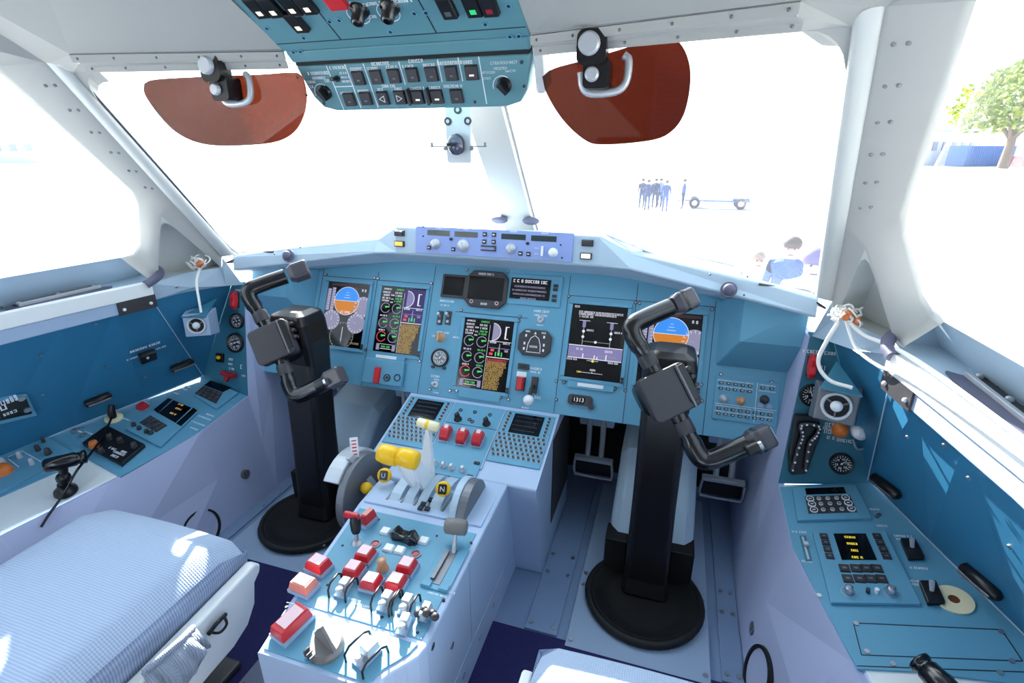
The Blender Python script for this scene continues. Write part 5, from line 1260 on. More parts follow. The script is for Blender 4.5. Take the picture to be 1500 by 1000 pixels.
# ================================================================== SIDE CONSOLES
def quad(F, px, w0, w1, mb=None, mi=0, h=0):
    mb = mb or MB(); pts = [F.q(a, b, h) for a, b in px]; return mb.prism(F, pts, w0, w1, mi)
def inner(F, p4, fx, fy):    # bilinear point in a quad TL,TR,BR,BL
    a = lerp((*p4[0], 0), (*p4[1], 0), fx); b = lerp((*p4[3], 0), (*p4[2], 0), fx); p = lerp(a, b, fy); return p.x, p.y
def subq(p4, x0, x1, y0, y1): return [inner(None, p4, x0, y0), inner(None, p4, x1, y0), inner(None, p4, x1, y1), inner(None, p4, x0, y1)]
RC = thing('side_console', 'right side console with teal top under the right side window', 'side console', V((.95, 1.0, .30)))
q = MB(); quad(CTR, [(1142, 713), (1273, 704), (1520, 950), (1560, 1010), (1340, 983), (1256, 979), (1205, 885), (1161, 800)], -.012, 0, q); q.build('top_panel', TEAL, RC, bevel=.001)
q = MB(); q.prism(CTR, [(.0, .0), (.30, .02), (.55, -.60), (.6, -1.6), (.22, -1.6), (.09, -.55), (.005, -.20)], -.02, -.004); q.build('console_body', SHELFW, RC, bevel=.002)
d = MB()
for a, c in (((1250, 912), (1467, 922)), ((1467, 922), (1498, 968)), ((1498, 968), (1262, 959)), ((1262, 959), (1250, 912)), ((1255, 975), (1500, 984))): seam(CTR, a, c, .0016, d)
d.build('seams', INKD, RC)
d = MB()
for px, py, w in ((1281, 746, .02), (1292, 770, .02), (1171, 779, .03), (1322, 785, .03), (1325, 790, .03), (1346, 832, .03), (1352, 852, .045), (1354, 857, .04), (1182, 822, .02)): d.marks(CTR, *CTR.q(px, py), w, .005, .0008, 0, seed=px)
d.build('lettering', INK, RC)
s = MB()
for px, py in ((1254, 913), (1270, 954), (1466, 925), (1482, 968), (1308, 972), (1465, 985), (1200, 872), (1460, 845), (1410, 845), (1284, 757), (1288, 754)): s.cyl(CTR, CTR.q(px, py), .0045, 0, .002, 10)
build_each(s, 'screw', STEEL, RC)
# slider left of the tuning unit
q = MB(); quad(CTR, [(1171, 785), (1180, 785), (1190, 822), (1180, 822)], 0, .002, q); o = q.build('slider_slot', TEALD, RC); q = MB(); quad(CTR, [(1174, 787), (1177, 787), (1186, 820), (1183, 820)], .002, .003, q); quad(CTR, [(1176, 797), (1182, 797), (1185, 802), (1178, 802)], .003, .010, q); q.build('slider', SILV, o)
for pq in ([(1318, 793), (1340, 793), (1354, 821), (1330, 822)], [(1345, 855), (1370, 855), (1384, 887), (1358, 888)]):
    q = MB(); quad(CTR, pq, 0, .012, q); o = q.build('switch_block', BLACK, RC, bevel=.002)
    p4 = [CTR.q(*p) for p in pq]; c = inner(None, p4, .5, .5); q = MB(); q.tube([CTR.p(*c, .012), CTR.p(c[0], c[1] + .006, .03)], [.004, .005], 8); q.build('toggle', SILV, o)
c = CTR.q(1397, 879); q = MB(); q.ring(CTR, c, .009, .030, 0, .004, 32); o = q.build('white_ring', CREAM, RC, label='round cream socket ring'); q = MB(); q.cyl(CTR, c, .009, 0, .003, 20); q.build('socket', mat('brown_socket', (110, 60, 30), .5), o)
# upper keypad unit
def unit(name, label, F, pq, cat='control unit', th=.008):
    p4 = [F.q(*p) for p in pq]; c = inner(None, p4, .5, .5)
    t = thing(name, label, cat, Fr(F.p(*c), F.u, F.v)); q = MB(); q.prism(F, p4, 0, th); q.build('plate', TEAL, t, bevel=.0015); return t, p4
def btn(F, c, t, r=.006, z0=.008, z1=.011, m=KEYG, face=GREYM, sq=False, w=.013, hgt=.011, nm='button'):
    q = MB()
    if sq: q.cbox(F, c, w, hgt, z0, z1, 0, .001); q.cbox(F, c, w * .4, hgt * .25, z1, z1 + .0004, 1)
    else: q.ring(F, c, r * .8, r, z0, z1, 14, 1); q.cyl(F, c, r * .8, z0, z1 - .0005, 14, 0); q.cbox(F, c, r * .7, r * .3, z1 - .0005, z1, 1)
    return q.build(nm, [m, face], t)
t, p4 = unit('keypad_unit', 'keypad unit with dark display and round keys at the front of the right console', CTR, [(1160, 716), (1253, 713), (1277, 762), (1168, 765)])
q = MB(); q.prism(CTR, subq(p4, .20, .80, .08, .27), .008, .0095); q.build('display', SCR, t)
q = MB(); q.prism(CTR, subq(p4, .17, .84, .33, .84), .008, .009); q.build('key_field', CHAR, t)
for fy in (.42, .58, .75):
    for i, fx in enumerate((.24, .37, .50, .63, .76)): btn(CTR, inner(None, p4, fx + (fy - .42) * .05, fy), t, .0085 if i in (0, 4) else .0045, .009, .012, face=INK)
t, p4 = unit('tuning_unit', 'larger control unit with yellow-digit screen and eight square keys on the right console', CTR, [(1190, 781), (1296, 781), (1349, 888), (1217, 886)])
q = MB(); q.prism(CTR, subq(p4, .28, .72, .05, .44), .008, .0095); q.build('screen', SCR, t)
d = MB()
for fy, wf in ((.11, .026), (.21, .026), (.31, .018), (.41, .026)): d.marks(CTR, *inner(None, p4, .49, fy), wf * .8, .005, .0102, 0, seed=int(fy * 100))
d.build('digits', G_YL, t)
for fy in (.09, .19, .29, .39):
    for fx in (.14, .86): btn(CTR, inner(None, p4, fx, fy), t, sq=True, w=.016, hgt=.015)
for fy in (.56, .70):
    for fx in (.28, .42, .55, .68): btn(CTR, inner(None, p4, fx, fy), t, sq=True, w=.019, hgt=.019)
for fx in (.24, .72): c = inner(None, p4, fx, .87); q = MB(); q.ring(CTR, c, .012, .0135, .008, .009, 18); q.lathe(CTR, c, [(.008, .008), (.0075, .022), (.004, .024)], 16); q.build('knob', STEEL, t)
for fx, m in ((.46, CHAR), (.56, WPLAS)): c = inner(None, p4, fx, .87); q = MB(); q.cyl(CTR, c, .004, .008, .018, 10); q.build('toggle', m, t)

LC = thing('side_console', 'left side console with teal top under the left side window', 'side console', V((-.95, 1.0, .30)))
q = MB(); quad(CTL, [(364, 578), (299, 544), (-40, 682), (-60, 760), (0, 727), (128, 671), (176, 698), (280, 640)], -.012, 0, q); q.build('top_panel', TEAL, LC, bevel=.001)
q = MB(); q.prism(CTL, [(0, 0), (-.30, .02), (-.55, -.60), (-.6, -1.6), (-.22, -1.6), (-.13, -.66), (-.055, -.43), (-.005, -.20)], -.02, -.004); q.build('console_body', SHELFW, LC, bevel=.002)
d = MB()
for px, py, w in ((117, 632, .03), (130, 634, .03), (185, 614, .02), (275, 566, .02), (258, 576, .02), (270, 570, .02), (215, 590, .02), (300, 612, .05), (290, 620, .05), (308, 608, .03), (285, 628, .03)): d.marks(CTL, *CTL.q(px, py), w, .005, .0008, 0, seed=px)
d.build('lettering', INK, LC)
s = MB()
for px, py in ((120, 627), (108, 635), (245, 560), (340, 590), (60, 650)): s.cyl(CTL, CTL.q(px, py), .004, 0, .002, 10)
build_each(s, 'screw', STEEL, LC)
c = CTL.q(209, 597); q = MB(); q.box(CTL, c[0] - .014, c[0] + .014, c[1] - .014, c[1] + .014, 0, .016, 0, .003); q.build('red_cap', RED, LC, bevel=.002, label='red cap')
for px, py in ((110, 630), (122, 638)): c = CTL.q(px, py); q = MB(); q.ring(CTL, c, .006, .010, 0, .004, 14); q.build('jack_socket', STEEL, LC)
c = CTL.q(167, 613); q = MB(); q.lathe(CTL, c, [(.024, 0), (.024, .006), (.016, .008)], 24); o = q.build('white_socket', CREAM, LC, label='round white socket'); 
t, p4 = unit('keypad_unit', 'keypad unit with small dark display at the front corner of the left console', CTL, [(310, 560), (350, 577), (318, 601), (284, 581)])
q = MB(); q.prism(CTL, [CTL.q(*p) for p in ((309, 560), (339, 571), (327, 577), (300, 567))], .008, .0095); q.build('display', SCR, t)
kq = [CTL.q(*p) for p in ((299, 568), (327, 578), (317, 594), (286, 579))]; q = MB(); q.prism(CTL, kq, .008, .009); q.build('key_field', CHAR, t)
for a in range(4):
    for b_ in range(3): btn(CTL, inner(None, kq, .15 + a * .24, .18 + b_ * .32), t, .0055, .009, .012)
t, p4 = unit('tuning_unit', 'longer control unit with green-digit screen and keypad, middle of the left console', CTL, [(250, 587), (291, 605), (236, 657), (184, 630)])
for pq, m in (([(247, 586), (253, 588), (232, 608), (226, 603)], SCR), ([(255, 589), (281, 600), (258, 622), (233, 608)], SCR), ([(284, 600), (290, 604), (266, 627), (259, 623)], SCR)):
    q = MB(); q.prism(CTL, [CTL.q(*p) for p in pq], .008, .0095); q.build('screen', m, t)
d = MB()
for px, py in ((262, 602), (254, 609), (266, 596)): d.marks(CTL, *CTL.q(px, py), .02, .006, .0102)
d.build('digits', G_Y, t)
kq = [CTL.q(*p) for p in ((221, 611), (246, 626), (230, 636), (205, 622))]; q = MB(); q.prism(CTL, kq, .008, .009); q.build('key_field', CHAR, t)
for a in range(4):
    for b_ in range(3): btn(CTL, inner(None, kq, .14 + a * .24, .18 + b_ * .32), t, .0055, .009, .012)
for px, py in ((197, 626), (205, 631), (216, 636), (222, 638)): c = CTL.q(px, py); q = MB(); q.lathe(CTL, c, [(.007, .008), (.006, .018), (.003, .020)], 12); q.build('knob', CHAR, t)
# black oxygen style control box
p4 = [CTL.q(*p) for p in ((158, 627), (214, 655), (180, 684), (122, 653))]; c = inner(None, p4, .5, .5)
t = thing('black_control_box', 'black control box with orange knob in front of the left console lamp', 'control box', Fr(CTL.p(*c), CTL.u, CTL.v))
q = MB(); q.prism(CTL, p4, 0, .014); q.build('box', BLACK, t, bevel=.002)
for px, py, m, r in ((137, 651, ORANGE, .013), (160, 640, CHAR, .009), (176, 645, CHAR, .009), (196, 652, CHAR, .009), (148, 660, CHAR, .008)):
    c = CTL.q(px, py, .02); q = MB(); q.lathe(CTL, c, [(r, .014), (r * .9, .020), (r * .8, .030), (r * .4, .033)], 16); q.build('knob', m, t)
d = MB()
for px, py, w in ((165, 657, .03), (175, 664, .04), (168, 668, .03), (182, 662, .02)): d.marks(CTL, *CTL.q(px, py, .014), w, .007, .0148, 0, seed=px)
d.build('lettering', INK, t)
# rear-left plate with orange knob
pq = [(0, 661), (68, 641), (104, 662), (66, 689), (0, 724), (-30, 735), (-40, 680)]
p5 = [CTL.q(*p) for p in pq]; t = thing('switch_plate', 'teal switch plate with orange knob at the left picture edge on the console', 'switch plate', Fr(CTL.p(*CTL.q(30, 690)), CTL.u, CTL.v))
q = MB(); q.prism(CTL, p5, 0, .006); q.build('plate', TEAL, t, bevel=.001)
for px, py, m, r in ((4, 688, ORANGE, .022), (28, 667, SILV, .007), (46, 677, SILV, .007), (3, 676, SILV, .008), (55, 657, CHAR, .007), (70, 662, CHAR, .009), (63, 645, CHAR, .005)):
    c = CTL.q(px, py, .012); q = MB(); q.lathe(CTL, c, [(r, .006), (r * .9, .012), (r * .75, .024), (r * .3, .027)], 16); q.build('knob', m, t)
d = MB(); 
for a, c in (((12, 669), (32, 660)), ((32, 660), (60, 676)), ((12, 672), (28, 684))): 
    p, q_ = V((*CTL.q(*a, .006), 0)), V((*CTL.q(*c, .006), 0)); n_ = (q_ - p).normalized(); n_ = V((-n_.y, n_.x, 0)) * .001; d.prism(CTL, [((p + n_).x, (p + n_).y), ((q_ + n_).x, (q_ + n_).y), ((q_ - n_).x, (q_ - n_).y), ((p - n_).x, (p - n_).y)], .006, .0066)
d.build('lettering', INK, t)
# ---- spotlights on swivel mounts
def spot(label, F, base, body0, body1, top, cord=None):
    b0 = F.w(*base)
    t = thing('spotlight', label, 'spotlight', b0, None)
    G = Fr(b0, F.u, F.v); q = MB(); q.lathe(G, (0, 0), [(.026, 0), (.025, .008), (.016, .014), (.012, .03)], 20); q.build('foot', BLACK, t)
    mid = lerp(body0, body1, .45)
    q = MB(); q.tube([G.p(0, 0, .02), lerp(G.p(0, 0, .02), mid, .5), mid], [.012, .010, .011], 12); q.ball(lerp(G.p(0, 0, .02), mid, .35), .017); q.build('swivel', BLACK, t)
    d_ = (body1 - body0).normalized(); H = frame_at(body0, d_); L = (body1 - body0).length
    q = MB(); q.lathe(H, (0, 0), [(.014, 0), (.018, .004), (.019, L * .3), (.018, L * .75), (.0155, L * .78), (.0155, L * .9), (.018, L * .92), (.018, L), (.012, L)], 22); o = q.build('lamp_body', BLACKS, t)
    q = MB(); K = frame_at(lerp(body0, body1, .35), up_dir(d_), d_); q.marks(K, 0, 0, .06, .006, .0195) if 0 else None
    return t
def up_dir(d_): n = V((0, 0, 1)) - d_ * d_.z; return n.normalized()
b0 = CTL.w(97, 720); h0 = .085
A, B = onx(62, 682, b0.x - .005), onx(125, 667, b0.x + .03)
A = CTL.w(64, 683, .085); B = CTL.w(126, 668, .085)
t = spot('black cylindrical spotlight on swivel foot, standing on the left console', CTL, (97, 720), A, B, None)
pl = CTL.w(165, 609, .012)
cd_ = thing('power_cord', 'thin black cord running from the white socket down past the left seat', 'cord', pl)
q = MB(); q.tube(smooth([pl, CTL.w(150, 640, .02), CTL.w(132, 665, .05), CTL.w(112, 690, .06), CTL.w(92, 725, .02), CTL.w(72, 753, .003), CTL.w(60, 772, -.01)], 6), .0032, 8); q.build('cord', BLACKS, cd_)
q = MB(); q.tube([pl + V((0, 0, -.006)), pl + V((0, 0, .012)), pl + V((.0, .006, .035))], [.010, .011, .008], 12); q.build('plug', BLACK, cd_)
b0 = CTR.w(1375, 1012); 
A = CTR.w(1400, 1022, .06); B = CTR.w(1346, 968, .06)
spot('black cylindrical spotlight at the bottom edge on the right console', CTR, (1382, 1010), A, B, None)

# ================================================================== PANELS FACING AFT (outboard of the legs)
def side_lever(F, px, py, label, m=RED):
    c = F.q(px, py, .012); t = thing('red_lever', label, 'lever', Fr(F.p(*c), F.u, F.v))
    q = MB(); q.cbox(F, c, .022, .05, 0, .006); q.build('base', CHAR, t)
    q = MB(); q.loft([[F.p(c[0] + x, c[1] + y, z) for x, z in ((-w, .006), (w, .006), (w * .7, h), (-w * .7, h))] for y, w, h in ((-.030, .006, .014), (-.018, .010, .026), (0, .012, .022), (.02, .010, .028), (.030, .007, .016))]); q.build('handle', m, t, bevel=.003)
side_lever(SPR, 1190, 537, 'red lever on the dark teal panel at right, above the handset')
side_lever(SPL, 343, 440, 'red lever at the top of the dark teal panel at left')
def sgauge(F, px, py, r, label, hand): 
    c = F.q(px, py, .006); return gauge('round_gauge', label, F.sub(*c), r, 'gauge', True, .010, 20, hand)
sgauge(SPL, 346.5, 470, .025, 'upper small black round gauge with white pointer on left panel', 2.2)
sgauge(SPL, 344, 502, .031, 'lower larger black round gauge with white numbers on left panel', .4)
sgauge(SPR, 1190, 579, .026, 'black round gauge half hidden behind the right air vent', 2.0)
sgauge(SPR, 1233, 679, .024, 'black round gauge near the bottom of the right teal panel', .8)
for F_, nm_ in ((SPR, 'wall_front_right'), (SPL, 'wall_front_left')):
    d = MB()
    for F, px, py, w, h in ((SPR, 1201, 516, .075, .008), (SPR, 1207, 539, .012, .012), (SPL, 350, 425, .03, .006), (SPL, 355, 442, .008, .012), (SPL, 338, 526, .016, .008), (SPL, 338, 533, .02, .006), (SPL, 340, 540, .024, .007), (SPL, 353, 537, .018, .014), (SPL, 356, 550, .016, .006), (SPR, 1215, 622, .02, .01), (SPR, 1214, 632, .02, .01), (SPR, 1218, 641, .02, .008), (SPR, 1236, 645, .03, .008), (SPR, 1212, 627, .02, .006)):
        if F is F_: d.marks(F, *F.q(px, py), w, h, .0008, 0, seed=px)
    d.build('lettering', INK, bpy.data.objects[nm_])
c = SPL.q(322, 524, .006); F = SPL.sub(*c); t = thing('push_button', 'square black push button with a yellow dot on the left teal panel', 'button', F)
q = MB(); q.cbox(F, (0, 0), .03, .032, 0, .010); q.build('housing', BLACK, t, bevel=.002); q = MB(); q.ball(F.p(0, .002, .012), .007, n=10); q.build('dot', YELLOW, t)
c = SPL.q(335, 550, .012); F = SPL.sub(*c); t = thing('fuel_cock', 'brownish red three-armed tap handle low on the left teal panel', 'tap handle', F)
q = MB(); q.lathe(F, (0, 0), [(.012, 0), (.012, .012), (.006, .02)], 14); 
for a in (.2, 2.6, 4.4): q.tube([F.p(0, 0, .014), F.p(.03 * math.cos(a), .018 * math.sin(a), .016)], [.007, .009], 8)
q.build('handle', REDD, t)
# air vents
def vent(F, label, w, h, r, dome):
    t = thing('air_vent', label, 'air vent', F, None)
    q = MB(); q.hexa([F.p(-w * .6, -h * .6, -.07), F.p(w * .6, -h * .6, -.07), F.p(w * .6, h * .6, -.07), F.p(-w * .6, h * .6, -.07)], [F.p(-w / 2, -h / 2, 0), F.p(w / 2, -h / 2, 0), F.p(w / 2, h / 2, 0), F.p(-w / 2, h / 2, 0)]); q.build('housing', GREYP if dome else GREYM, t, bevel=.003)
    q = MB(); q.lathe(F, (0, 0), [(r, 0), (r * 1.08, .003), (r * .98, .006), (r * .84, .004), (r * .8, .0015)], 32, caps=False); q.build('ring', SILV, t)
    q = MB(); q.cyl(F, (0, 0), r * .82, -.0, .002, 28); q.build('opening', DARK, t)
    q = MB(); q.lathe(F, (0, 0), [(r * .42, .002), (r * .40, .008), (r * .2, .013), (.001, .014)], 20); q.build('hub', WPLAS, t)
    q = MB()
    for a in (.5, 2.6, 4.7): q.cbox(F.sub(r * .6 * math.cos(a), r * .6 * math.sin(a), 0, a), (0, 0), r * .5, r * .10, .002, .005)
    q.build('spokes', GREYM, t)
    return t
pR = V((.885, 1.168, .632)); pL_ = V((-.885, 1.168, .640))
vent(frame_at(pR, (-.25, -1, .30)), 'square grey air vent with round fan on the right side panel', .078, .072, .029, False)
vent(frame_at(pL_, (.62, -1, .12)), 'square grey air vent with round fan on the left side panel', .072, .070, .026, True)
for sg in (1, -1):
    b = MB(); y = 1.17; p1, p2, p3 = V((sg * .848, 1.172, .670)), V((sg * .922, 1.150, .670)), V((sg * .896, 1.27, .70))
    b.hexa([p1 - V((0, 0, .004)), p2 - V((0, 0, .004)), p3 - V((0, 0, .004))], [p1, p2, p3]); o = b.build('vent_pocket_shade', TEALD)  # dark plate stands in for the shade in the pocket above the vent
    tag(o, 'thin dark plate for the shaded pocket over the %s air vent' % ('right' if sg > 0 else 'left'), 'shelf')
# handset in its holder
pq = [(1163, 605), (1196, 605), (1200, 630), (1178, 690), (1155, 692), (1153, 660)]
pp = [SPR.q(*p) for p in pq]; cx = sum(p[0] for p in pp) / 6; cy = sum(p[1] for p in pp) / 6
t = thing('handset', 'black handset with white-studded grip hanging in a holder on the right teal panel', 'handset', SPR.sub(cx, cy))
q = MB(); q.prism(SPR, pp, 0, .022); q.build('holder', BLACK, t, bevel=.003)
pts = [SPR.p(*SPR.q(*p, .03), .03) for p in ((1161, 688), (1170, 655), (1176, 638), (1174, 623), (1199, 624), (1196, 638), (1186, 650), (1180, 688))]
q = MB(); q.tube(smooth(pts, 4), .0055, 8); q.build('grip_loop', CHAR, t)
q = MB(); 
for p in smooth(pts, 3): q.ball(p + SPR.n * .005, .0030, n=6)
q.build('studs', WPLAS, t)
c = SPR.q(1232, 631, .012); F = SPR.sub(*c); t = thing('dimmer_knob', 'orange-brown knob under the right air vent', 'knob', F); q = MB(); q.lathe(F, (0, 0), [(.018, 0), (.018, .006), (.014, .008), (.012, .026), (.005, .029)], 18); q.build('cap', ORANGE, t)
c = SPR.q(1257, 633, .02); F = SPR.sub(*c); t = thing('cord_hook', 'white knob with a wire loop right of the orange-brown knob', 'hook', F); q = MB(); q.lathe(F, (0, 0), [(.012, 0), (.012, .02), (.016, .022), (.014, .04), (.006, .044)], 16); q.build('knob', WPLAS, t)
q = MB(); q.tube(smooth([F.p(.012, .02, .01), F.p(.03, 0, .012), F.p(.024, -.035, .010), F.p(.006, -.042, .010), F.p(-.006, -.02, .012)], 5), .003, 8); q.build('loop', STEEL, t)

# ================================================================== THINGS ON THE SIDE WALLS
def wallf(sg):
    a, b_, c = V((sg * 1.02, 1.263, .408)), V((sg * 1.215, .72, .35)), V((sg * .966, .86, .722))
    n = (b_ - a).cross(c - a).normalized()
    if n.x * sg > 0: n = -n
    u = (b_ - a).normalized(); v = n.cross(u)
    return Fr(a, u, v)
WR, WL = wallf(1), wallf(-1)
def wall_handle(F, p, q_, label):
    a, b_ = F.w(*p, .004), F.w(*q_, .004); t = thing('door_handle' if 0 else 'grab_handle', label, 'handle', lerp(a, b_, .5))
    d_ = (b_ - a); n = F.n; s = d_.normalized().cross(n)
    q = MB(); q.tube([a, lerp(a, b_, .06), lerp(a, b_, .5), lerp(a, b_, .94), b_], [.006, .012, .013, .012, .006], 12); q.build('bar', BLACK, t)
    q = MB(); q.tube([lerp(a, b_, .08) + n * .011, lerp(a, b_, .92) + n * .011], .004, 8); q.build('pale_edge', GREYM, t)
    q = MB(); m_ = lerp(a, b_, .5); q.tube([m_, m_ - n * .016], .008, 8); q.build('post', STEEL, t)
wall_handle(WR, (1279, 698), (1316, 727), 'short black grab handle low on the right wall at the front')
wall_handle(WR, (1410, 829), (1464, 876), 'longer black grab handle low on the right wall beside the cream socket')
wall_handle(WL, (250, 542), (284, 529), 'short black grab handle on the left wall near the front corner')
wall_handle(WL, (124, 593), (163, 578), 'black grab handle on the left wall behind the white socket')
F = WL.sub(*WL.q(214, 519)); t = thing('headset_jack', 'small black jack box with white dot on the left wall', 'jack box', F)
q = MB(); q.cbox(F, (0, 0), .045, .036, 0, .02); q.build('box', BLACK, t, bevel=.004); q = MB(); q.ball(F.p(.004, -.006, .021), .005, n=8); q.build('contact', STEEL, t)
q = MB(); q.marks(WL, *WL.q(213, 508), .08, .008, .001); q.marks(WL, *WL.q(195, 524), .03, .006, .001); q.marks(WL, *WL.q(235, 509), .03, .006, .001); q.build('lettering', INK, t)
pq = [(-20, 583), (38, 576), (52, 605), (-20, 622)]
pp = [WL.q(*p) for p in pq]; t = thing('placard_plate', 'black switch plate with white lettering on a teal frame at left edge of wall', 'plate', WL.sub(*WL.q(20, 598)))
q = MB(); q.prism(WL, pp, 0, .010); q.build('frame', TEAL, t, bevel=.001)
q = MB(); quad(WL, [(-20, 588), (36, 580), (44, 601), (-20, 615)], .010, .014, q); q.build('plate', BLACK, t, bevel=.001)
d = MB()
for px, py, w, h in ((12, 588, .05, .012), (2, 598, .02, .018), (10, 606, .04, .01)): d.marks(WL, *WL.q(px, py, .014), w, h, .0148, 0, seed=px + 3)
d.build('lettering', INK, t)
d = MB()
for px, py in ((31, 583.5), (40, 600)): d.cyl(WL, WL.q(px, py, .014), .008, .014, .017, 14)
build_each(d, 'screw', STEEL, t)
for F, nm_, pts_ in ((WL, 'wall_left', ((140, 474), (155, 537), (62, 577), (212, 552), (258, 420), (60, 520))), (WR, 'wall_right', ((1384, 652), (1420, 700), (1330, 640), (1480, 800)))):
    s = MB()
    for p_ in pts_: s.cyl(F, F.q(*p_), .004, 0, .003, 10)
    build_each(s, 'screw', STEEL, bpy.data.objects[nm_])
# speaker slots in the sills
for sg, nm, pq in ((1, 'right', None), (-1, 'left', None)):
    F = Fr((sg * 1.012, .86, .783), (0, 1, 0), (1, 0, 0)) if 0 else Fr((sg * 1.012, .905, .789), (1, 0, 0), (0, 1, 0))
    t = thing('window_latch', 'oval slot with a latch bar let into the %s window sill' % nm, 'latch', F)
    q = MB(); q.prism(F, rrect(.056, .25, .026, 6), -.002, .0015); q.build('slot', GASK, t)
    q = MB(); q.box(F, -.004, .004, -.10, .10, .0015, .010); q.build('bar', SILV, t, bevel=.001)
    q = MB(); q.box(F, .014 * sg - .010, .014 * sg + .010, -.10, .10, .0015, .004); q.build('dark_bar', CHAR, t)
    s = MB()
    for y in (-.09, 0, .09): s.ball(F.p(.014 * sg, y, .005), .007, n=8)
    build_each(s, 'bolt', SILV, t)
    t = thing('sealing_hose', 'dark curved rubber hose at the front end of the %s window rail' % nm, 'hose', V((sg * .95, 1.1, .80)))
    q = MB(); q.tube([V((sg * x, y, z)) for x, y, z in [tuple(p) for p in smooth([V((.925, 1.07, .79)), V((.922, 1.095, .80)), V((.935, 1.128, .81)), V((.965, 1.145, .818)), V((.99, 1.138, .822))], 5)]], .012, 10); q.build('hose', GASK, t)
# wire ends by the vents
def wires(sg, label, p0, pend, fat):
    t = thing('wire_bundle', label, 'wires', p0)
    rnd = random.Random(3 + sg); q = MB()
    for k in range(26 if fat else 12):
        a, r = rnd.uniform(0, 6.28), rnd.uniform(.005, .017); ax = V((rnd.uniform(-1, 1), rnd.uniform(-1, 1), rnd.uniform(-.2, 1))).normalized(); bx_ = ax.orthogonal().normalized(); cx_ = ax.cross(bx_)
        c = p0 + V((rnd.uniform(-.025, .025), rnd.uniform(-.02, .02), rnd.uniform(-.008, .016)))
        q.tube([c + (bx_ * math.cos(a + i * .6) + cx_ * math.sin(a + i * .6)) * r for i in range(8)], .0020, 6)
    q.build('loose_ends', WIRE, t)
    q = MB()
    for k in range(4): q.ball(p0 + V((rnd.uniform(-.012, .022), rnd.uniform(-.01, .01), rnd.uniform(-.004, .012))), .009, n=8)
    q.build('copper_ends', COPPER if not fat else mat('orange_tape', (226, 130, 80), .5), t)
    q = MB(); 
    for path, r in pend: q.tube(smooth(path, 6), r, 8)
    q.build('cable', WIRE, t)
wp = V((.872, 1.20, .822))
wires(1, 'bundle of loose white wires with orange tape at the right window corner', wp,
      [([wp, V((.90, 1.16, .80)), V((.925, 1.10, .802)), V((.945, .98, .806)), V((.968, .72, .804)), V((.998, .2, .804))], .0045), ([wp, V((.888, 1.15, .775)), V((.91, 1.08, .765)), V((.930, 1.0, .775)), V((.955, .74, .79)), V((.985, .3, .80))], .0035), ([wp + V((-.01, 0, -.01)), V((.845, 1.19, .77)), V((.838, 1.19, .72)), V((.86, 1.17, .69)), V((.90, 1.15, .686))], .0042)], True)
wp = V((-.868, 1.205, .825))
wires(-1, 'small tuft of copper-ended wires at the left window corner', wp, [([wp + V((.002, 0, -.01)), V((-.862, 1.18, .775)), V((-.85, 1.165, .72)), V((-.846, 1.16, .688))], .0036)], False)
# round ports low on the inner console walls
for sg, px, py in ((-1, 285, 767), (1, 1140, 1000)):
    y = .95; p = V((sg * .79, y, .055)); F = frame_at(p, (-sg, -.1, .25)); t = thing('round_port', 'dark-rimmed round port low on the %s inner console wall' % ('left' if sg < 0 else 'right'), 'port', F)
    q = MB(); q.ring(F, (0, 0), .055, .062, -.02, .006, 32); q.build('rim', RUBBER, t); q = MB(); q.cyl(F, (0, 0), .055, -.02, .001, 32); q.build('cover', LILAC, t)
for sg, px, py in ((-1, 357, 694), (1, 1108, 922)):
    p = onx(px, py, sg * .797); F = frame_at(p, (-sg, 0, .1)); t = thing('quick_latch', 'small round fastener on the %s inner console wall' % ('left' if sg < 0 else 'right'), 'fastener', F)
    q = MB(); q.ring(F, (0, 0), .010, .016, -.012, .012, 20); q.cbox(F, (0, 0), .004, .022, -.01, .012); q.build('ring', GREYM, t)

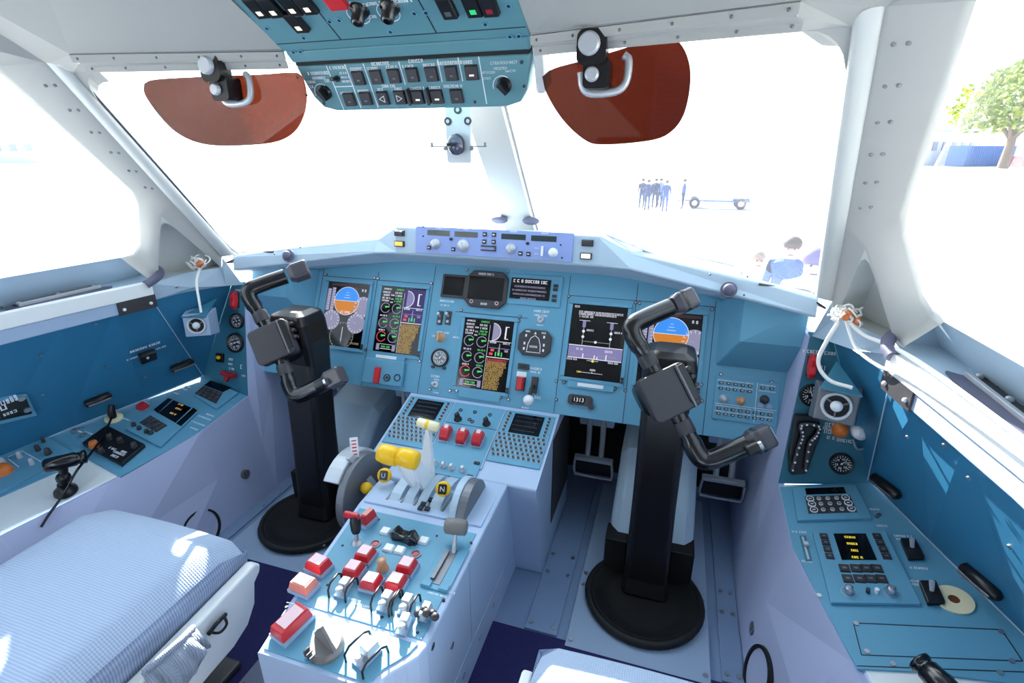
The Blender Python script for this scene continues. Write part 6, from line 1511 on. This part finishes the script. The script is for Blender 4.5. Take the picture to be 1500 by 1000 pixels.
# ================================================================== OUTSIDE
GZ = -2.15
b = MB(); b.add([V((-900, -300, GZ)), V((900, -300, GZ)), V((900, 1500, GZ)), V((-900, 1500, GZ))], [[0, 1, 2, 3]])
struct(b.build('ground', mat('pale_concrete', (214, 214, 210), .8, noise=.06, nscale=.2)))
def person(loc, yaw, label, top, legs, skin=(214, 170, 150), hair=(60, 44, 40), h=1.75, arm=0, group=None):
    k = h / 1.75; F = Fr(loc, (math.cos(yaw), math.sin(yaw), 0), (-math.sin(yaw), math.cos(yaw), 0)); P = lambda x, y, z: F.p(x * k, y * k, z * k)
    t = thing('person', label, 'person', F, group)
    sk = mat('skin_%d' % skin[0], skin, .6)
    me = bpy.data.meshes.new('body'); vs, es, rs = [], [], []
    def chain(pts, start=None):
        prev = start
        for (p, r) in pts:
            vs.append(p); rs.append(r * k); i = len(vs) - 1
            if prev is not None: es.append((prev, i))
            prev = i
        return prev
    root = chain([(P(0, 0, .95), .15)]); chest = chain([(P(0, 0, 1.15), .14), (P(0, 0, 1.36), .17)], root); 
    nk = chain([(P(0, .01, 1.50), .06), (P(0, .02, 1.60), .095), (P(0, .025, 1.68), .09)], chest)
    for s in (-1, 1):
        chain([(P(s * .19, 0, 1.42), .065), (P(s * .25, -.02, 1.14), .05), (P(s * .24, .06 + arm, .92 + arm), .036), (P(s * .235, .09 + arm, .83 + arm), .038)], chest)
        chain([(P(s * .10, 0, .88), .10), (P(s * .11, .03 * s, .48), .07), (P(s * .115, .02 * s, .08), .05), (P(s * .12, .02 * s + .12, .03), .045)], root)
    inv = F.mat().inverted(); me.from_pydata([inv @ v for v in vs], es, []); o = bpy.data.objects.new('body', me); COL.objects.link(o); o.parent = t
    md = o.modifiers.new('skin', 'SKIN'); 
    for i, r in enumerate(rs): me.skin_vertices[0].data[i].radius = (r, r)
    me.skin_vertices[0].data[0].use_root = True
    o.modifiers.new('subdivision', 'SUBSURF').levels = 1; o.modifiers['subdivision'].render_levels = 1
    # clothing by height above the feet
    m = bpy.data.materials.new('clothed_body'); m.use_nodes = True; nt = m.node_tree; bs = nt.nodes['Principled BSDF']; bs.inputs['Roughness'].default_value = .8
    tc = nt.nodes.new('ShaderNodeTexCoord'); sp = nt.nodes.new('ShaderNodeSeparateXYZ'); rp = nt.nodes.new('ShaderNodeValToRGB'); dv = nt.nodes.new('ShaderNodeMath'); dv.operation = 'DIVIDE'; dv.inputs[1].default_value = 1.8 * k
    lin = lambda c: (*[((x / 255 + .055) / 1.055) ** 2.4 for x in c], 1)
    rp.color_ramp.interpolation = 'CONSTANT'; e = rp.color_ramp.elements; e[0].position = 0; e[0].color = lin((40, 40, 50)); e[1].position = .05; e[1].color = lin(legs)
    e2 = e.new(.53); e2.color = lin(top); e3 = e.new(.835); e3.color = lin(skin)
    nt.links.new(tc.outputs['Object'], sp.inputs[0]); nt.links.new(sp.outputs['Z'], dv.inputs[0]); nt.links.new(dv.outputs[0], rp.inputs[0]); nt.links.new(rp.outputs[0], bs.inputs['Base Color'])
    me.materials.append(m)
    q = MB(); q.ball(P(0, .0, 1.685), .112 * k, (1, 1, .85), 14); q.build('hair', mat('hair_%d' % hair[0], hair, .7), t)
    q = MB(); q.ball(P(0, .135, 1.60), .018 * k, (1, 1, 1.3), 8); q.ball(P(-.035, .115, 1.635), .012 * k, n=8, mi=1); q.ball(P(.035, .115, 1.635), .012 * k, n=8, mi=1); q.box(F, -.03 * k, .03 * k, .108 * k, .118 * k, 1.555 * k, 1.565 * k, 1); q.build('face', [sk, INKD], t)
    return t
NB = (32, 46, 92)
for px, py, yaw, lab, top, legs in ((939, 305, 2.8, 'leftmost distant person in dark blue standing on the apron', NB, NB), (947, 308, .4, 'second distant person from left in dark blue on the apron', (40, 56, 110), NB), (958, 305, 3.0, 'distant person in dark blue in the middle of the group', NB, (30, 36, 70)), (965, 304, 2.5, 'distant person in pale shirt in the middle of the group', (120, 140, 190), NB), (973, 310, .2, 'distant person in blue dress standing nearest in the group', (46, 66, 130), (70, 90, 150)), (999, 306, 1.4, 'distant person in blue leaning at the front of the trailer', (46, 66, 130), NB)):
    person(onz(px, py, GZ), yaw, lab, top, legs, group='people standing on the apron')
p = ony(1163, 349, 8.6); person(V((p.x, p.y, GZ)), 2.9, 'person in dark blue suit close outside, low in the right windscreen', (60, 90, 150), NB, h=p.z - GZ, skin=(226, 150, 160))
p = ony(1197, 367, 6.6); person(V((p.x, p.y, GZ)), 3.0, 'person in white shirt close outside, beside the corner post', (236, 236, 244), (200, 206, 226), h=p.z - GZ, skin=(210, 170, 190), hair=(90, 80, 140))
p = ony(1112, 370, 9.2); person(V((p.x, p.y, GZ)), 3.2, 'person in pale clothes close outside, left of the blue suit', (236, 240, 246), (210, 220, 236), h=p.z - GZ, hair=(150, 130, 120))
# trailer
a = onz(1016, 304, GZ); c = onz(1086, 306, GZ); d_ = (c - a); d_.z = 0; L = d_.length; F = Fr(a, d_, V((0, 0, 1)).cross(d_))
t = thing('trailer', 'low pale baggage trailer with dark wheel behind the distant people', 'trailer', F)
TB = mat('trailer_paint', (196, 206, 226), .5)
q = MB(); q.box(F, -.2 * L, 1.15 * L, -.6, .6, .42, .52); q.build('bed', mat('trailer_blue', (70, 100, 170), .5), t, bevel=.02)
q = MB(); q.tube([F.p(-.2 * L, 0, .47), F.p(-.5 * L, 0, .35)], .04, 8); q.build('tow_bar', GREYM, t)
q = MB(); q.box(F, .78 * L, 1.12 * L, -.62, .62, .56, .66); q.build('mudguard', mat('trailer_blue', (70, 100, 170), .5), t, bevel=.02)
for x in (.0, .95 * L):
    for y in (-.55, .55):
        G = frame_at(F.p(x, y, .33), F.v); q = MB(); q.lathe(G, (0, 0), [(.16, -.08), (.31, -.09), (.33, -.05), (.33, .05), (.31, .09), (.16, .08)], 20); w_ = q.build('wheel', mat('tyre', (34, 38, 60), .8), t); q = MB(); q.cyl(G, (0, 0), .16, -.085, .085, 16); q.build('rim', SILV, w_)
# right side: tree, container, buildings
p = onz(1468, 247, GZ); dist = (p - CAM).length
p = V((p.x, p.y, GZ)); sc_ = dist / FPX
t = thing('tree', 'yellow-green leafy tree beyond the apron in the right side window', 'tree', p)
q = MB(); q.tube([p, p + V((.1, 0, 20 * sc_)), p + V((0, 0, 60 * sc_))], [5 * sc_, 4 * sc_, 2 * sc_], 10)
for k in range(5): a = k * 1.3; q.tube([p + V((0, 0, 28 * sc_)), p + V((22 * sc_ * math.cos(a), 22 * sc_ * math.sin(a), 55 * sc_))], [2.5 * sc_, 1 * sc_], 6)
q.build('trunk', mat('bark', (110, 92, 84), .9), t)
q = MB(); rnd = random.Random(5)
for k in range(2600):
    a, e, r = rnd.uniform(0, 6.283), math.asin(rnd.uniform(-.7, 1)), rnd.uniform(.55, 1) ** .6
    lump = 1 + .22 * math.sin(3 * a + 2 * e) + .15 * math.sin(5 * a)
    c = p + V((44 * sc_ * r * lump * math.cos(e) * math.cos(a), 44 * sc_ * r * lump * math.cos(e) * math.sin(a), 62 * sc_ + 40 * sc_ * r * math.sin(e)))
    n1 = V((rnd.gauss(0, 1), rnd.gauss(0, 1), rnd.gauss(0, 1))).normalized(); n2 = n1.orthogonal().normalized(); s = 3.4 * sc_
    q.add([c - n1 * s, c + n2 * s * .6, c + n1 * s, c - n2 * s * .6], [[0, 1, 2, 3]], k % 2)
q.build('crown', [mat('leaf_yellow_green', (178, 186, 84), .7), mat('leaf_green', (122, 146, 70), .7)], t)
a, c = onz(1410, 244, GZ), onz(1481, 243, GZ); d_ = c - a; F = Fr(a, d_, V((0, 0, 1)).cross(d_)); L = d_.length; hgt = 21 * (a - CAM).length / FPX
t = thing('shipping_container', 'blue shipping container beyond the apron in the right side window', 'container', F)
BLU = mat('container_blue', (52, 108, 190), .6)
q = MB(); q.box(F, 0, L, 0, 4, .1, hgt); q.build('box', BLU, t)
q = MB()
for i in range(24): q.box(F, L * i / 24, L * (i + .5) / 24, -.12, 0, .2, hgt - .1)
q.build('ribs', BLU, t)
a2, c2 = onz(1486, 244, GZ), onz(1540, 244, GZ); d2 = c2 - a2; F = Fr(a2, d2, V((0, 0, 1)).cross(d2)); t = thing('shipping_container', 'low red container right of the blue one, cut by the picture edge', 'container', F)
q = MB(); q.box(F, 0, d2.length, 0, 4, .1, hgt * .5); q.build('box', mat('container_red', (206, 70, 84), .6), t)
q = MB()
for i in range(12): q.box(F, d2.length * i / 12, d2.length * (i + .5) / 12, -.12, 0, .2, hgt * .5 - .1)
q.build('ribs', mat('container_red', (206, 70, 84), .6), t)
def building(pl_, pr, hp, depth, label, wall, zoff=GZ):
    a, c = onz(*pl_, GZ), onz(*pr, GZ); d_ = c - a; F = Fr(a, d_, V((0, 0, 1)).cross(d_)); L = d_.length; h = hp * (a - CAM).length / FPX
    t = thing('building', label, 'building', F); q = MB(); q.box(F, 0, L, 0, depth, 0, h); q.build('wall', wall, t)
    q = MB(); q.box(F, -L * .02, L * 1.02, -.5, depth + .5, h, h * 1.06); q.build('roof', GREYP, t)
    for i in range(5):
        q = MB(); q.box(F, L * (.08 + i * .19), L * (.17 + i * .19), -.15, 0.02, h * .45, h * .7); q.build('window', mat('far_window', (120, 130, 160), .3), t)
building((1352, 243), (1422, 241), 36, 18, 'pale low building behind the blue container at right', mat('far_wall', (222, 220, 226), .8))
building((-60, 240), (62, 239), 26, 14, 'faint pale blue building beyond the left side window', mat('far_wall_blue', (170, 196, 226), .8))
# lamp on a mast
p = onz(1384, 240, GZ); k = (p - CAM).length / FPX
t = thing('lamp_post', 'thin lamp post with angled head left of the tree at right', 'lamp post', p)
q = MB(); q.tube([p, p + V((0, 0, 72 * k))], .7 * k, 8); q.build('pole', mat('mast_pale', (226, 228, 230), .6), t)
q = MB(); q.tube([p + V((0, 0, 70 * k)), p + V((22 * k * .95, -6 * k, 77 * k))], [2 * k, 1.4 * k], 8); q.build('lamp_head', GREYM, t)
# wiper outside the right windscreen
a, c = V((.30, 1.545, .915)), V((.66, 1.36, .888))
t = thing('windscreen_wiper', 'thin grey wiper arm lying at the foot of the right windscreen outside', 'wiper', lerp(a, c, .5))
q = MB(); q.tube([a, c], .003, 8); q.build('arm', SHELFW, t); q = MB(); q.box(frame_at(lerp(a, c, .2), (0, -.7, .7), c - a), -.004, .004, -.09, .14, .0, .006); q.build('blade', SILV, t)

# ================================================================== LIGHT
w = bpy.data.worlds.new('daylight'); SC.world = w; w.use_nodes = True; nt = w.node_tree; nt.nodes.clear()
out = nt.nodes.new('ShaderNodeOutputWorld'); bg = nt.nodes.new('ShaderNodeBackground'); tc = nt.nodes.new('ShaderNodeTexCoord'); sx = nt.nodes.new('ShaderNodeSeparateXYZ'); rp = nt.nodes.new('ShaderNodeValToRGB')
e = rp.color_ramp.elements; e[0].position = 0; e[0].color = (.95, .97, 1, 1); e[1].position = .6; e[1].color = (.60, .79, 1, 1)
nt.links.new(tc.outputs['Generated'], sx.inputs[0]); nt.links.new(sx.outputs['Z'], rp.inputs[0]); nt.links.new(rp.outputs[0], bg.inputs[0]); bg.inputs[1].default_value = SKY
vd = nt.nodes.new('ShaderNodeVectorMath'); vd.operation = 'DOT_PRODUCT'; vd.inputs[1].default_value = [-x for x in SUN_D]; nt.links.new(tc.outputs['Generated'], vd.inputs[0])
mx_ = nt.nodes.new('ShaderNodeMath'); mx_.operation = 'MAXIMUM'; mx_.inputs[1].default_value = 0; nt.links.new(vd.outputs['Value'], mx_.inputs[0])
pw = nt.nodes.new('ShaderNodeMath'); pw.operation = 'POWER'; pw.inputs[1].default_value = 7; nt.links.new(mx_.outputs[0], pw.inputs[0])
ml = nt.nodes.new('ShaderNodeMath'); ml.operation = 'MULTIPLY'; ml.inputs[1].default_value = HAZE; nt.links.new(pw.outputs[0], ml.inputs[0])
b2 = nt.nodes.new('ShaderNodeBackground'); b2.inputs[0].default_value = (.92, .97, 1, 1); nt.links.new(ml.outputs[0], b2.inputs[1])
ad = nt.nodes.new('ShaderNodeAddShader'); nt.links.new(bg.outputs[0], ad.inputs[0]); nt.links.new(b2.outputs[0], ad.inputs[1]); nt.links.new(ad.outputs[0], out.inputs[0])
sd = bpy.data.lights.new('sun', 'SUN'); sd.energy = SUN_E; sd.angle = math.radians(.6); sd.color = (1, .97, .92)
so = bpy.data.objects.new('sun', sd); COL.objects.link(so); so.rotation_euler = V(SUN_D).to_track_quat('-Z', 'Y').to_euler(); so.location = (0, 0, 6)
SC.view_settings.view_transform = 'Standard'; SC.view_settings.look = 'None'; SC.view_settings.exposure = EXPO; SC.view_settings.gamma = 1
SC.view_settings.use_curve_mapping = False
SC.cycles.max_bounces = 10; SC.cycles.diffuse_bounces = 6; SC.cycles.transparent_max_bounces = 12; SC.cycles.sample_clamp_indirect = 8; SC.cycles.use_denoising = True
